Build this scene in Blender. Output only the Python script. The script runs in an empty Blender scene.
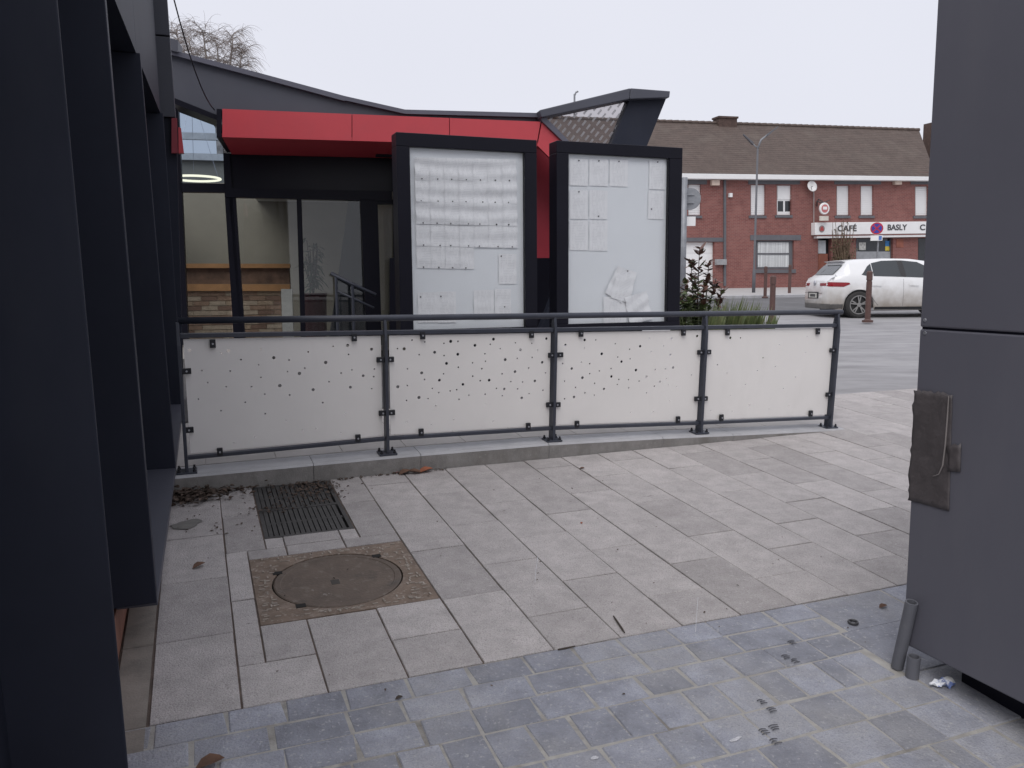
import bpy, bmesh, math, random
import numpy as np
from mathutils import Vector, Matrix
random.seed(7)
rnd = random.Random(11)
S = bpy.context.scene
COL = S.collection
# ------------------------------------------------------------------ camera
FPX, CX, CY = 823.0, 512.0, 384.0
def _u(v): return v/np.linalg.norm(v)
_up = -_u(np.array([48., 6616., 823.]))
_Y = _u(np.array([0, 0, 1.]) - _up*_up[2]); _X = np.cross(_Y, _up)
R = np.array([_X, _Y, _up])                      # camera (right, down, forward) -> world
e1 = R @ _u(np.array([191-CX, 225.5-CY, FPX]))   # paving: away from the camera
_d2 = R @ _u(np.array([2687-CX, 251-CY, FPX]))
e2 = _u(_d2 - e1*(_d2 @ e1))                     # paving: to the right, along the railing
nn = np.cross(e2, e1); nn = nn if nn[2] > 0 else -nn
H = 1.667
CAM = np.array([0, 0, H/nn[2]])
O = CAM - nn*H
cam = bpy.data.cameras.new('camera'); camo = bpy.data.objects.new('camera', cam); COL.objects.link(camo)
r_, u_, f_ = R @ np.array([1., 0, 0]), R @ np.array([0, -1., 0]), R @ np.array([0, 0, 1.])
camo.matrix_world = Matrix(((r_[0], u_[0], -f_[0], CAM[0]), (r_[1], u_[1], -f_[1], CAM[1]), (r_[2], u_[2], -f_[2], CAM[2]), (0, 0, 0, 1)))
cam.sensor_width = 36; cam.lens = FPX/1024*36; cam.clip_start = 0.05; cam.clip_end = 3000
S.camera = camo
# ------------------------------------------------------------------ sky, sun, exposure
W = bpy.data.worlds.new('World'); S.world = W; W.use_nodes = True
wn = W.node_tree.nodes; wl = W.node_tree.links
bg = wn['Background']; bg.inputs['Strength'].default_value = 0.1
sky = wn.new('ShaderNodeTexSky'); sky.sky_type = 'NISHITA'; sky.sun_disc = False
SUN_EL, SUN_ROT = math.radians(52), math.radians(200)
sky.sun_elevation = SUN_EL; sky.sun_rotation = SUN_ROT; sky.dust_density = 5
wm = wn.new('ShaderNodeMix'); wm.data_type = 'RGBA'; wm.inputs[0].default_value = 0.94
wl.new(sky.outputs[0], wm.inputs[6])
# faint large-scale unevenness of the cloud deck
wt = wn.new('ShaderNodeTexCoord'); wno = wn.new('ShaderNodeTexNoise'); wno.inputs['Scale'].default_value = 1.6; wno.inputs['Detail'].default_value = 3
wl.new(wt.outputs['Generated'], wno.inputs['Vector'])
wr = wn.new('ShaderNodeValToRGB'); wr.color_ramp.elements[0].color = (6.7, 6.8, 7.6, 1); wr.color_ramp.elements[1].color = (7.5, 7.6, 8.3, 1)
wl.new(wno.outputs['Fac'], wr.inputs[0]); wl.new(wr.outputs[0], wm.inputs[7])
wl.new(wm.outputs[2], bg.inputs['Color'])
sl = bpy.data.lights.new('sun', 'SUN'); sl.energy = 1.5; sl.angle = math.radians(50); sl.color = (1, .97, .94)
so = bpy.data.objects.new('sun', sl); COL.objects.link(so)
sd = Vector((math.sin(SUN_ROT)*math.cos(SUN_EL), math.cos(SUN_ROT)*math.cos(SUN_EL), math.sin(SUN_EL)))
so.rotation_euler = sd.to_track_quat('Z', 'Y').to_euler(); so.location = (0, 0, 30)
S.render.engine = 'CYCLES'
S.view_settings.view_transform = 'Standard'; S.view_settings.look = 'None'; S.view_settings.gamma = 1; S.view_settings.exposure = 0.2
# ------------------------------------------------------------------ pixel -> place
Z3 = np.array([0, 0, 1.])
def ray(px, py): return R @ np.array([px-CX, py-CY, FPX])
def PV(a, b, h=0.0): return O + e1*a + e2*b + nn*h            # paving coordinates
def hit(px, py, Q, N):
    r = ray(px, py); return CAM + r*((np.dot(Q-CAM, N))/np.dot(r, N))
def Aat(px, py, a): return hit(px, py, PV(a, 0), e1)          # plane parallel to the railing
def pav(P): d = np.array(P)-O; return float(d@e1), float(d@e2), float(d@nn)
def Ghit(px, py, h=0): return hit(px, py, PV(0, 0, h), nn)
def atY(px, py, y): r = ray(px, py); return CAM + r*(y/r[1])
c1 = _u(np.array([e1[0], e1[1]])); c2 = np.array([c1[1], -c1[0]])
s1 = e1[2]/np.hypot(e1[0], e1[1]); s2 = e2[2]/np.hypot(e2[0], e2[1])
def T(x, y):                                                   # terrain height
    a = x*c1[0]+y*c1[1]; b = max(-40, min(60, x*c2[0]+y*c2[1]))
    z = s1*min(a, 8.0) if a > -12 else s1*-12
    if a > 8: z += .016*(min(a, 16.4)-8)
    if a > 16.4: z += .023*(min(a, 36)-16.4)
    return z + s2*b
def terr(px, py):
    r = ray(px, py); t = .003
    for i in range(4000):
        P = CAM + r*t
        if P[2] <= T(P[0], P[1]): break
        t *= 1.003
    return P
# ------------------------------------------------------------------ materials
MATS = {}
def nodes(m): return m.node_tree.nodes, m.node_tree.links
def mat(name, col, rough=.6, var=.15, scale=6., bump=.0, bscale=60., metal=0., rand=0., spec=.5, col2=None, detail=5, streak=None, coat=0.):
    if name in MATS: return MATS[name]
    m = bpy.data.materials.new(name); m.use_nodes = True; N, L = nodes(m); b = N['Principled BSDF']
    b.inputs['Roughness'].default_value = rough; b.inputs['Metallic'].default_value = metal
    b.inputs['Specular IOR Level'].default_value = spec
    if coat: b.inputs['Coat Weight'].default_value = coat; b.inputs['Coat Roughness'].default_value = .08
    tc = N.new('ShaderNodeTexCoord'); nz = N.new('ShaderNodeTexNoise'); nz.inputs['Scale'].default_value = scale; nz.inputs['Detail'].default_value = detail; nz.inputs['Roughness'].default_value = .62
    src = tc.outputs['Object']
    if streak:
        mp = N.new('ShaderNodeMapping'); mp.inputs['Scale'].default_value = streak; L.new(src, mp.inputs['Vector']); src = mp.outputs[0]
    L.new(src, nz.inputs['Vector'])
    rp = N.new('ShaderNodeValToRGB'); c = np.array(col); d = np.array(col2) if col2 is not None else c*(1-var)
    hi = c if col2 is not None else np.minimum(c*(1+var), 1)
    rp.color_ramp.elements[0].position = .3; rp.color_ramp.elements[1].position = .7
    rp.color_ramp.elements[0].color = (*d, 1); rp.color_ramp.elements[1].color = (*hi, 1)
    L.new(nz.outputs['Fac'], rp.inputs[0]); out = rp.outputs[0]
    if rand:
        oi = N.new('ShaderNodeObjectInfo'); mr = N.new('ShaderNodeMapRange'); mr.inputs['To Min'].default_value = 1-rand; mr.inputs['To Max'].default_value = 1+rand*.8
        L.new(oi.outputs['Random'], mr.inputs[0]); mx = N.new('ShaderNodeVectorMath'); mx.operation = 'SCALE'
        L.new(out, mx.inputs[0]); L.new(mr.outputs[0], mx.inputs['Scale']); out = mx.outputs[0]
    L.new(out, b.inputs['Base Color'])
    if bump:
        nb = N.new('ShaderNodeTexNoise'); nb.inputs['Scale'].default_value = bscale; nb.inputs['Detail'].default_value = 4
        L.new(tc.outputs['Object'], nb.inputs['Vector']); bp = N.new('ShaderNodeBump'); bp.inputs['Strength'].default_value = bump; bp.inputs['Distance'].default_value = .01
        L.new(nb.outputs['Fac'], bp.inputs['Height']); L.new(bp.outputs[0], b.inputs['Normal'])
    MATS[name] = m; m['out'] = 0
    return m
def overlay(m, col, scale, lo, hi, amt=1., streak=None, detail=6, seed=0.):
    """a stain / speckle layer with a shape of its own on top of the base colour"""
    N, L = nodes(m); b = N['Principled BSDF']; lk = b.inputs['Base Color'].links[0]; src = lk.from_socket
    tc = N.new('ShaderNodeTexCoord'); mp = N.new('ShaderNodeMapping'); mp.inputs['Location'].default_value = (seed, seed*1.7, -seed)
    if streak: mp.inputs['Scale'].default_value = streak
    L.new(tc.outputs['Object'], mp.inputs['Vector'])
    nz = N.new('ShaderNodeTexNoise'); nz.inputs['Scale'].default_value = scale; nz.inputs['Detail'].default_value = detail; nz.inputs['Roughness'].default_value = .65
    L.new(mp.outputs[0], nz.inputs['Vector'])
    mr = N.new('ShaderNodeMapRange'); mr.inputs['From Min'].default_value = lo; mr.inputs['From Max'].default_value = hi; mr.inputs['To Max'].default_value = amt
    L.new(nz.outputs['Fac'], mr.inputs[0])
    mx = N.new('ShaderNodeMix'); mx.data_type = 'RGBA'; L.new(mr.outputs[0], mx.inputs[0]); L.new(src, mx.inputs[6]); mx.inputs[7].default_value = (*col, 1)
    L.new(mx.outputs[2], b.inputs['Base Color']); return m
def glass(name, tint=(.8, .85, .85), ior=1.5, rough=.02, extra=None):
    m = bpy.data.materials.new(name); m.use_nodes = True; N, L = nodes(m); N.remove(N['Principled BSDF'])
    tr = N.new('ShaderNodeBsdfTransparent'); tr.inputs[0].default_value = (*tint, 1)
    gl = N.new('ShaderNodeBsdfGlossy'); gl.inputs['Roughness'].default_value = rough
    fr = N.new('ShaderNodeFresnel'); fr.inputs['IOR'].default_value = ior
    mx = N.new('ShaderNodeMixShader'); L.new(fr.outputs[0], mx.inputs[0]); L.new(tr.outputs[0], mx.inputs[1]); L.new(gl.outputs[0], mx.inputs[2])
    out = mx.outputs[0]
    if extra: out = extra(m, N, L, out)
    L.new(out, N['Material Output'].inputs['Surface']); MATS[name] = m; return m
def emit(name, col, st):
    m = bpy.data.materials.new(name); m.use_nodes = True; N, L = nodes(m); N.remove(N['Principled BSDF'])
    e = N.new('ShaderNodeEmission'); e.inputs[0].default_value = (*col, 1); e.inputs[1].default_value = st
    L.new(e.outputs[0], N['Material Output'].inputs['Surface']); return m
SLAB = overlay(mat('slab_stone', (.43, .403, .397), .85, .15, 9, .7, 150, rand=.19), (.52, .495, .485), 46, .57, .66, .6)
overlay(SLAB, (.27, .25, .245), 2.6, .53, .74, .38, seed=3.); overlay(SLAB, (.15, .135, .13), 95, .6, .68, .6, seed=5.); overlay(SLAB, (.14, .125, .12), 13, .68, .73, .6, seed=8.); overlay(SLAB, (.23, .21, .205), 170, .5, .62, .55, detail=3, seed=9.); overlay(SLAB, (.6, .575, .565), 210, .62, .72, .5, detail=3, seed=12.)
SETT = overlay(mat('sett_stone', (.262, .272, .315), .8, .25, 8, .6, 110, rand=.24), (.47, .47, .475), 60, .57, .68, .7)
overlay(SETT, (.36, .353, .35), 1.7, .46, .66, .55, seed=2.); overlay(SETT, (.16, .16, .18), 70, .58, .68, .55, seed=6.); overlay(SETT, (.2, .2, .23), 180, .5, .62, .5, detail=3, seed=9.)
GROUT = overlay(mat('grout_sand', (.335, .322, .30), .95, .2, 14, .4, 200), (.12, .105, .09), 3., .55, .68, .7, seed=4)
JOINT = mat('joint_dirt', (.115, .088, .074), .95, .4, 9, .3, 150)
KERB = overlay(mat('kerb_granite', (.40, .40, .415), .8, .12, 6, .25, 150, rand=.05), (.2, .19, .18), 3, .55, .75, .5)
overlay(KERB, (.24, .23, .215), 90, .6, .68, .4, seed=2)
CONC = overlay(mat('ramp_concrete', (.46, .44, .425), .9, .12, 3, .25, 100), (.28, .26, .25), 2.2, .52, .72, .6)
ASPH = overlay(mat('plaza_asphalt', (.275, .27, .278), .9, .2, 1.2, .4, 60, streak=(1, 2.6, 1)), (.4, .395, .4), .7, .5, .68, .6, streak=(.6, 2.2, 1))
ROAD = mat('road_asphalt', (.125, .125, .13), .9, .2, 1.5, .3, 60)
WALK = mat('sidewalk_paving', (.4, .39, .385), .9, .1, 2, .2, 40)
CLADD = overlay(mat('anthracite_cladding', (.022, .025, .038), .55, .12, 2, 0, spec=.16), (.033, .036, .047), 3., .55, .8, .5, streak=(1, 1, .25))
CLADM = overlay(mat('slate_cladding', (.062, .065, .085), .5, .08, 1.5, 0), (.08, .082, .1), 2.5, .5, .8, .4, streak=(1, 1, .3))
COPE = mat('coping_metal', (.10, .10, .13), .4, .1, 3)
BOXM = overlay(mat('cabinet_cladding', (.105, .105, .128), .55, .05, 1.3, .06, 300, spec=.35), (.135, .133, .15), 2.2, .5, .8, .5, streak=(1, 1, .2))
overlay(BOXM, (.17, .16, .15), 70, .66, .74, .25, seed=4)
FRAME = mat('black_frame', (.008, .008, .014), .4, .1, 3, spec=.15)
RAIL = overlay(mat('rail_paint', (.04, .045, .062), .42, .15, 9), (.075, .078, .088), 14, .58, .75, .5)
CLAMP = mat('clamp_black', (.012, .013, .018), .5, .1, 9)
STEEL = mat('bolt_steel', (.45, .46, .5), .35, .1, 9, metal=.7)
PANEL = overlay(mat('cream_panel', (.80, .777, .753), .55, .03, 2, spec=.3), (.70, .68, .65), 4., .55, .8, .45, streak=(1, 1, .35))
RED = overlay(mat('red_cladding', (.50, .048, .062), .42, .05, 2), (.42, .05, .066), 3, .5, .8, .5)
GLASS = glass('window_glass', (.83, .85, .84), 1.55)
TINT = glass('tinted_glass', (.66, .72, .78), 1.55)
PANE = glass('display_glass', (.985, .99, .99), 1.16)
WHITEB = mat('display_back', (.84, .86, .89), .5, .02, 2)
BRICKD = mat('plinth_brown', (.26, .12, .085), .7, .2, 6, .2, 60)
# ------------------------------------------------------------------ mesh building
ORG = {}
class MB:
    def __init__(s): s.v = []; s.f = []
    def poly(s, pts):
        k = len(s.v); s.v += [np.array(p, float) for p in pts]; s.f.append(tuple(range(k, k+len(pts)))); return s
    def hexa(s, a, b):                       # two quads, joined
        k = len(s.v); s.v += [np.array(p, float) for p in list(a)+list(b)]; n = len(a)
        s.f.append(tuple(range(k+n-1, k-1, -1))); s.f.append(tuple(range(k+n, k+2*n)))
        for i in range(n): s.f.append((k+i, k+(i+1) % n, k+n+(i+1) % n, k+n+i))
        return s
    def prism(s, pts, ext): e = np.array(ext, float); return s.hexa(pts, [np.array(p)+e for p in pts])
    def box(s, c, ax, ay, az):               # centre + half vectors
        c, ax, ay, az = map(lambda q: np.array(q, float), (c, ax, ay, az))
        return s.hexa([c-ax-ay-az, c+ax-ay-az, c+ax+ay-az, c-ax+ay-az], [c-ax-ay+az, c+ax-ay+az, c+ax+ay+az, c-ax+ay+az])
    def tube(s, pts, r, n=8, cap=True):
        pts = [np.array(p, float) for p in pts]; rr = r if hasattr(r, '__len__') else [r]*len(pts); k = len(s.v); ref = None
        for i, p in enumerate(pts):
            t = _u((pts[min(i+1, len(pts)-1)]-pts[max(i-1, 0)]))
            if ref is None:
                ref = np.array([0, 0, 1.]) if abs(t[2]) < .9 else np.array([1., 0, 0])
            u = _u(np.cross(t, ref)); w = np.cross(u, t); ref = w
            for j in range(n):
                q = 2*math.pi*j/n; s.v.append(p+(u*math.cos(q)+w*math.sin(q))*rr[i])
        for i in range(len(pts)-1):
            for j in range(n): s.f.append((k+i*n+j, k+i*n+(j+1) % n, k+(i+1)*n+(j+1) % n, k+(i+1)*n+j))
        if cap: s.f.append(tuple(range(k+n-1, k-1, -1))); s.f.append(tuple(range(k+(len(pts)-1)*n, k+len(pts)*n)))
        return s
    def lathe(s, c, prof, ax=None, n=20, cap=True):    # prof: (radius, height) pairs along axis
        az = _u(np.array(ax, float)) if ax is not None else Z3
        u = _u(np.cross(az, [1., 0, 0] if abs(az[0]) < .8 else [0, 1., 0])); w = np.cross(az, u); k = len(s.v)
        for r, h in prof:
            for j in range(n):
                q = 2*math.pi*j/n; s.v.append(np.array(c)+az*h+(u*math.cos(q)+w*math.sin(q))*r)
        for i in range(len(prof)-1):
            for j in range(n): s.f.append((k+i*n+j, k+i*n+(j+1) % n, k+(i+1)*n+(j+1) % n, k+(i+1)*n+j))
        if cap: s.f.append(tuple(range(k+n-1, k-1, -1))); s.f.append(tuple(range(k+(len(prof)-1)*n, k+len(prof)*n)))
        return s
    def cham(s, quad, up, top, c, low):      # a slab with a chamfered top: quad on the surface, up = normal
        q = [np.array(p, float) for p in quad]; m = sum(q)/4; up = np.array(up)
        ins = [p+(m-p)/np.linalg.norm(m-p)*c*1.3 for p in q]
        k = len(s.v); s.v += [p+up*low for p in q]+[p+up*(top-c) for p in q]+[p+up*top for p in ins]
        for o in (0, 4):
            for i in range(4): s.f.append((k+o+i, k+o+(i+1) % 4, k+o+4+(i+1) % 4, k+o+4+i))
        s.f.append((k+8, k+9, k+10, k+11)); s.f.append((k+3, k+2, k+1, k)); return s
    def build(s, name, m, parent=None, smooth=False, bevel=0, solid=0):
        v = np.array(s.v)
        if parent is None: o0 = np.array([(v[:, 0].min()+v[:, 0].max())/2, (v[:, 1].min()+v[:, 1].max())/2, v[:, 2].min()])
        else: o0 = ORG[parent.name]
        me = bpy.data.meshes.new(name); me.from_pydata([tuple(p) for p in v-o0], [], s.f); me.update()
        bm = bmesh.new(); bm.from_mesh(me); bmesh.ops.recalc_face_normals(bm, faces=bm.faces); bm.to_mesh(me); bm.free()
        me.materials.append(m); ob = bpy.data.objects.new(name, me); COL.objects.link(ob)
        if parent is None: ob.location = o0
        else: ob.parent = parent
        ORG[ob.name] = o0
        if smooth: me.polygons.foreach_set('use_smooth', [True]*len(me.polygons))
        if bevel:
            bv = ob.modifiers.new('bevel', 'BEVEL'); bv.width = bevel; bv.segments = 2; bv.limit_method = 'ANGLE'
        if solid:
            sm = ob.modifiers.new('solid', 'SOLIDIFY'); sm.thickness = solid; sm.offset = 0
        return ob
def thing(name, label, cat, loc, group=None):
    o = bpy.data.objects.new(name, None); COL.objects.link(o); o.location = tuple(loc); o.empty_display_size = .1
    ORG[o.name] = np.array(loc, float); return tag(o, label, cat, group)
def tag(o, label=None, cat=None, group=None, kind=None):
    if label: o['label'] = label
    if cat: o['category'] = cat
    if group: o['group'] = group
    if kind: o['kind'] = kind
    return o
def text_part(s, size, Pc, U, V, Nf, m, parent, name='lettering', font_scale=1., depth=.004):
    cu = bpy.data.curves.new(name, 'FONT'); cu.body = s; cu.size = size; cu.align_x = 'CENTER'; cu.align_y = 'CENTER'; cu.extrude = depth; cu.offset = size*.022
    to = bpy.data.objects.new('tmp', cu); COL.objects.link(to)
    me = bpy.data.meshes.new_from_object(to.evaluated_get(bpy.context.evaluated_depsgraph_get()))
    bpy.data.objects.remove(to)
    mb = MB()
    for v in me.vertices: mb.v.append(Pc+U*v.co.x*font_scale+V*v.co.y+Nf*(v.co.z+depth+.002))
    mb.f = [tuple(p.vertices) for p in me.polygons]
    return mb.build(name, m, parent)

# ================================================================== THE SETTING
# ground sheet
xs = sorted(set([-400, -200, -90, -45] + list(range(-30, 61, 3)) + [75, 100, 150, 250, 400])); ys = sorted(set([-200, -60, -25] + list(range(-12, 61, 2)) + [75, 100, 160, 300, 600]))
g = MB(); g.v = [np.array([x, y, T(x, y)-.055]) for y in ys for x in xs]; nx = len(xs)
g.f = [(j*nx+i, j*nx+i+1, (j+1)*nx+i+1, (j+1)*nx+i) for j in range(len(ys)-1) for i in range(nx-1)]
tag(g.build('ground', ASPH, smooth=True), kind='structure')

# ---- slab pavement in running bond, 60 x 30 cm
A0, AC = 2.795, 5.39
def bk(k): return .0705+.3005*(k-1)
hole_rects = [(3.405, 4.158, .176, .970), (4.428, AC+.02, .272, .768)]    # manhole frame, drain grate (a0,a1,b0,b1)
base = MB(); _ga = [A0, 3.41, 4.15, 4.434, 5.385, 6.68]; _gb = [-.36, .182, .28, .76, .964, 9.6]
for i in range(5):
    for j in range(5):
        ca, cb_ = (_ga[i]+_ga[i+1])/2, (_gb[j]+_gb[j+1])/2
        if any(p < ca < q and r < cb_ < t for p, q, r, t in hole_rects): continue
        base.poly([PV(_ga[i], _gb[j], -.007), PV(_ga[i], _gb[j+1], -.007), PV(_ga[i+1], _gb[j+1], -.007), PV(_ga[i+1], _gb[j], -.007)])
pavement = tag(base.build('pavement', JOINT), kind='structure')
def slab(a0, a1, b0, b1, m, parent, name='slab', gap=.0062, jit=.0025, c=.003):
    rects = [(a0, a1, b0, b1)]
    for (p, q, r, t) in hole_rects:
        out = []
        for (x0, x1, y0, y1) in rects:
            if x1 <= p or x0 >= q or y1 <= r or y0 >= t: out.append((x0, x1, y0, y1)); continue
            if y0 < r: out.append((x0, x1, y0, r))
            if y1 > t: out.append((x0, x1, t, y1))
            ya, yb = max(y0, r), min(y1, t)
            if x0 < p: out.append((x0, p, ya, yb))
            if x1 > q: out.append((q, x1, ya, yb))
        rects = out
    for (x0, x1, y0, y1) in rects:
        if x1-x0 < .03 or y1-y0 < .03: continue
        j = lambda: rnd.uniform(-jit, jit)*.6
        dz = rnd.uniform(-.0018, .0018)
        q = [PV(x0+gap/2+j(), y0+gap/2+j()), PV(x0+gap/2+j(), y1-gap/2+j()), PV(x1-gap/2+j(), y1-gap/2+j()), PV(x1-gap/2+j(), y0+gap/2+j())]
        tl = rnd.uniform(-.0012, .0012)
        q = [p+nn*(tl if i in (1, 2) else -tl) for i, p in enumerate(q)]
        MB().cham(q, nn, dz, c, -.05).build(name, m, parent)
for k in range(0, 32):
    b0, b1 = bk(k), bk(k+1)
    if k == 0: b0 = -.233
    end = AC if b1 < 4.65 else 6.66
    js = [3.388, 3.985, 4.58, 5.175, 5.77, 6.365, 6.96] if k % 2 == 0 else [3.093, 3.69, 4.28, 4.868, 5.47, 6.06, 6.66]
    if k in (2,): js = [4.29, 4.87, 5.47]
    prev = A0
    for j in js:
        e = min(j, end)
        if e-prev > .02: slab(prev, e, b0, b1, SLAB, pavement)
        prev = e
        if j >= end: break
# narrow edging strip along the left building
eb = MB().poly([PV(2.2, -.36, -.008), PV(2.2, -.238, -.008), PV(5.39, -.238, -.008), PV(5.39, -.36, -.008)])
EDGE = overlay(mat('edging_concrete', (.24, .215, .19), .92, .15, 8, .25, 120), (.13, .12, .11), 5, .5, .7, .6)
edging = tag(eb.build('edging_bed', JOINT), kind='structure')
for a0, a1 in ((1.9, 2.79), (2.79, 3.39), (3.39, 4.39), (4.39, 5.39)):
    MB().cham([PV(a0+.003, -.352), PV(a0+.003, -.240), PV(a1-.003, -.240), PV(a1-.003, -.352)], nn, -.001, .004, -.05).build('edging_stone', EDGE, edging)

# ---- blue-grey setts
sb = MB().poly([PV(.6, -.8, -.003), PV(.6, 3.6, -.003), PV(A0-.003, 3.6, -.003), PV(A0-.003, -.8, -.003)])
setts = tag(sb.build('sett_paving', GROUT), kind='structure')
rows = [(2.655, 2.793, .222), (2.513, 2.655, .225), (2.363, 2.513, .20), (2.165, 2.363, .152), (1.985, 2.165, .19), (1.80, 1.985, .22), (1.62, 1.80, .2), (1.46, 1.62, .22)]
cnt = 0
for ri, (a0, a1, w) in enumerate(rows):
    b = -.45 + rnd.uniform(0, .12)
    if ri == 0: b = -.452
    bend = 3.35
    while b < bend:
        # larger slabs towards the cabinet
        big = (b > 2.28 and ri in (0, 2, 4)) 
        ww = w*rnd.uniform(.86, 1.14)
        aa0 = a0
        if big: ww = rnd.uniform(.42, .55); aa0 = rows[min(ri+1, len(rows)-1)][0]
        if b > 2.28 and ri in (1, 3, 5): break
        if b+ww > 2.28-.09 and b < 2.28: ww = 2.28-b
        if ww < .02: b += ww; continue
        near_cab = (b > 2.62 and a1 < 2.2)
        gp = .010 if not big else .007
        j = lambda: rnd.uniform(-.006, .006)
        q = [PV(aa0+gp/2+j(), b+gp/2+j()), PV(aa0+gp/2+j(), b+ww-gp/2+j()), PV(a1-gp/2+j()*.5, b+ww-gp/2+j()), PV(a1-gp/2+j()*.5, b+gp/2+j())]
        if ri == 0: q[2] = PV(A0-.006, pav(q[2])[1]); q[3] = PV(A0-.006, pav(q[3])[1])
        MB().cham(q, nn, rnd.uniform(-.002, .0025), .0045, -.04).build('sett', SETT, setts); cnt += 1
        b += ww

# ---- kerb and ramp behind it
def hk(b): return float(np.interp(b, [-1, 1.2, 2.45, 3.73, 4.55, 5.2], [.112, .122, .112, .068, .022, .006]))
ramp = MB(); bs = [-.9, .2, 1.2, 2.45, 3.1, 3.73, 4.55, 5.2]; as_ = [5.60, 6.6, 7.6, 8.8, 10.5, 13]
for a in as_:
    for b in bs: ramp.v.append(PV(a, b, hk(b) - (.03*(a-5.6) if a > 8 else 0)))
nb_ = len(bs)
ramp.f = [(j*nb_+i, j*nb_+i+1, (j+1)*nb_+i+1, (j+1)*nb_+i) for j in range(len(as_)-1) for i in range(nb_-1)]
ramp_o = tag(ramp.build('ramp', CONC), kind='structure')
# joints of the ramp paving: thin proud slabs close to the kerb
for i in range(13):
    b0, b1 = -.9+i*.45, -.9+(i+1)*.45
    for (a0, a1) in ((5.605, 6.2), (6.2, 6.8)):
        MB().cham([PV(a0+.002, b0+.002, hk(b0)), PV(a0+.002, b1-.002, hk(b1)), PV(a1-.002, b1-.002, hk(b1)), PV(a1-.002, b0+.002, hk(b0))], nn, .005, .002, -.002).build('ramp_slab', CONC, ramp_o)
SHADEM = mat('shade_sheet_dark', (.085, .083, .085), .85, .3, 2, .3, 60)  # dark sheet over the far ramp: shade behind the railing, put in as colour
tq = MB()
for a in (6.9, 8.0, 9.0, 10.0, 11.5):
    for b in bs[:-1]: tq.v.append(PV(a, b, hk(b)+.010 - (.03*(a-5.6) if a > 8 else 0)))
nq = len(bs)-1; tq.f = [(j*nq+i, j*nq+i+1, (j+1)*nq+i+1, (j+1)*nq+i) for j in range(4) for i in range(nq-1)]
tag(tq.build('shade_sheet', SHADEM), kind='structure')
kb = [-.9, -.35] + [pav(Aat(x, y, AC))[1] for x, y in ((314, 478), (421, 468), (549, 455), (663, 442))] + [4.0, 5.15]
kerbb = MB().poly([PV(5.40, -.9, -.01), PV(5.40, 4.6, -.01), PV(5.59, 4.6, -.01), PV(5.59, -.9, -.01)])
KFACE = overlay(mat('kerb_face_soil_shade', (.235, .225, .215), .9, .2, 9, .35, 120), (.14, .125, .11), 4, .5, .7, .6, streak=(1, 1, .4)); overlay(KFACE, (.33, .32, .31), 40, .58, .68, .5, seed=3)  # kerb fronts: soiling, plus their shade darkened into the colour
kerb = tag(kerbb.build('kerb', JOINT), kind='structure')
for i in range(len(kb)-1):
    b0, b1 = kb[i]+.002, kb[i+1]-.002; h0, h1 = hk(b0), hk(b1)
    pr0 = [PV(AC, b0, -.06), PV(AC, b0, h0-.014), PV(AC+.014, b0, h0), PV(5.6, b0, h0+.002), PV(5.6, b0, -.06)]
    pr1 = [PV(AC, b1, -.06), PV(AC, b1, h1-.014), PV(AC+.014, b1, h1), PV(5.6, b1, h1+.002), PV(5.6, b1, -.06)]
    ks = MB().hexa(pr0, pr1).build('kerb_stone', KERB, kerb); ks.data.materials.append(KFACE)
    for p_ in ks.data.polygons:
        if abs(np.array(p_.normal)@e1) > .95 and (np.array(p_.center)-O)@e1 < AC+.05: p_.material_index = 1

# ---- far facade frame of the brick house
HQ = atY(750, 289, 41.0); HU = _u(ray(3200, 212)); HN = _u(np.cross(HU, Z3)); HN = HN if np.dot(HN, CAM-HQ) > 0 else -HN
HV = np.cross(HN, HU); HV = HV if HV[2] > 0 else -HV
def HF(px, py, off=0.): return hit(px, py, HQ+HN*off, HN)
hu2 = _u(np.array([HU[0], HU[1], 0])); hn2 = _u(np.array([HN[0], HN[1], 0]))
def dist_f(P): return float((np.array(P)-HQ)@hn2)
d_walk = dist_f(terr(752, 297)); d_road = dist_f(terr(752, 312.5))
def strip(name, d0, d1, m, up, extra=None):
    mb = MB(); us = list(range(-60, 61, 4)); ds = [d0+(d1-d0)*i/4 for i in range(5)]
    for d in ds:
        for u in us:
            P = HQ+hn2*d+hu2*u; mb.v.append(np.array([P[0], P[1], T(P[0], P[1])+up]))
    k = len(us); mb.f = [(j*k+i, j*k+i+1, (j+1)*k+i+1, (j+1)*k+i) for j in range(4) for i in range(k-1)]
    return tag(mb.build(name, m, smooth=True), kind='structure')
strip('road', d_walk, d_road, ROAD, -.045)
strip('sidewalk', -1, d_walk-.16, WALK, .055)
kbm = MB(); kk = []
for u in range(-60, 61, 2):
    for dd, up in ((d_walk, -.06), (d_walk, .05), (d_walk-.02, .062), (d_walk-.17, .062), (d_walk-.17, -.06)):
        P = HQ+hn2*dd+hu2*u; kbm.v.append(np.array([P[0], P[1], T(P[0], P[1])+up]))
nk = 61
kbm.f = [(i*5+j, (i+1)*5+j, (i+1)*5+j+1, i*5+j+1) for i in range(nk-1) for j in range(4)]
tag(kbm.build('street_kerb', KERB), kind='structure')

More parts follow.
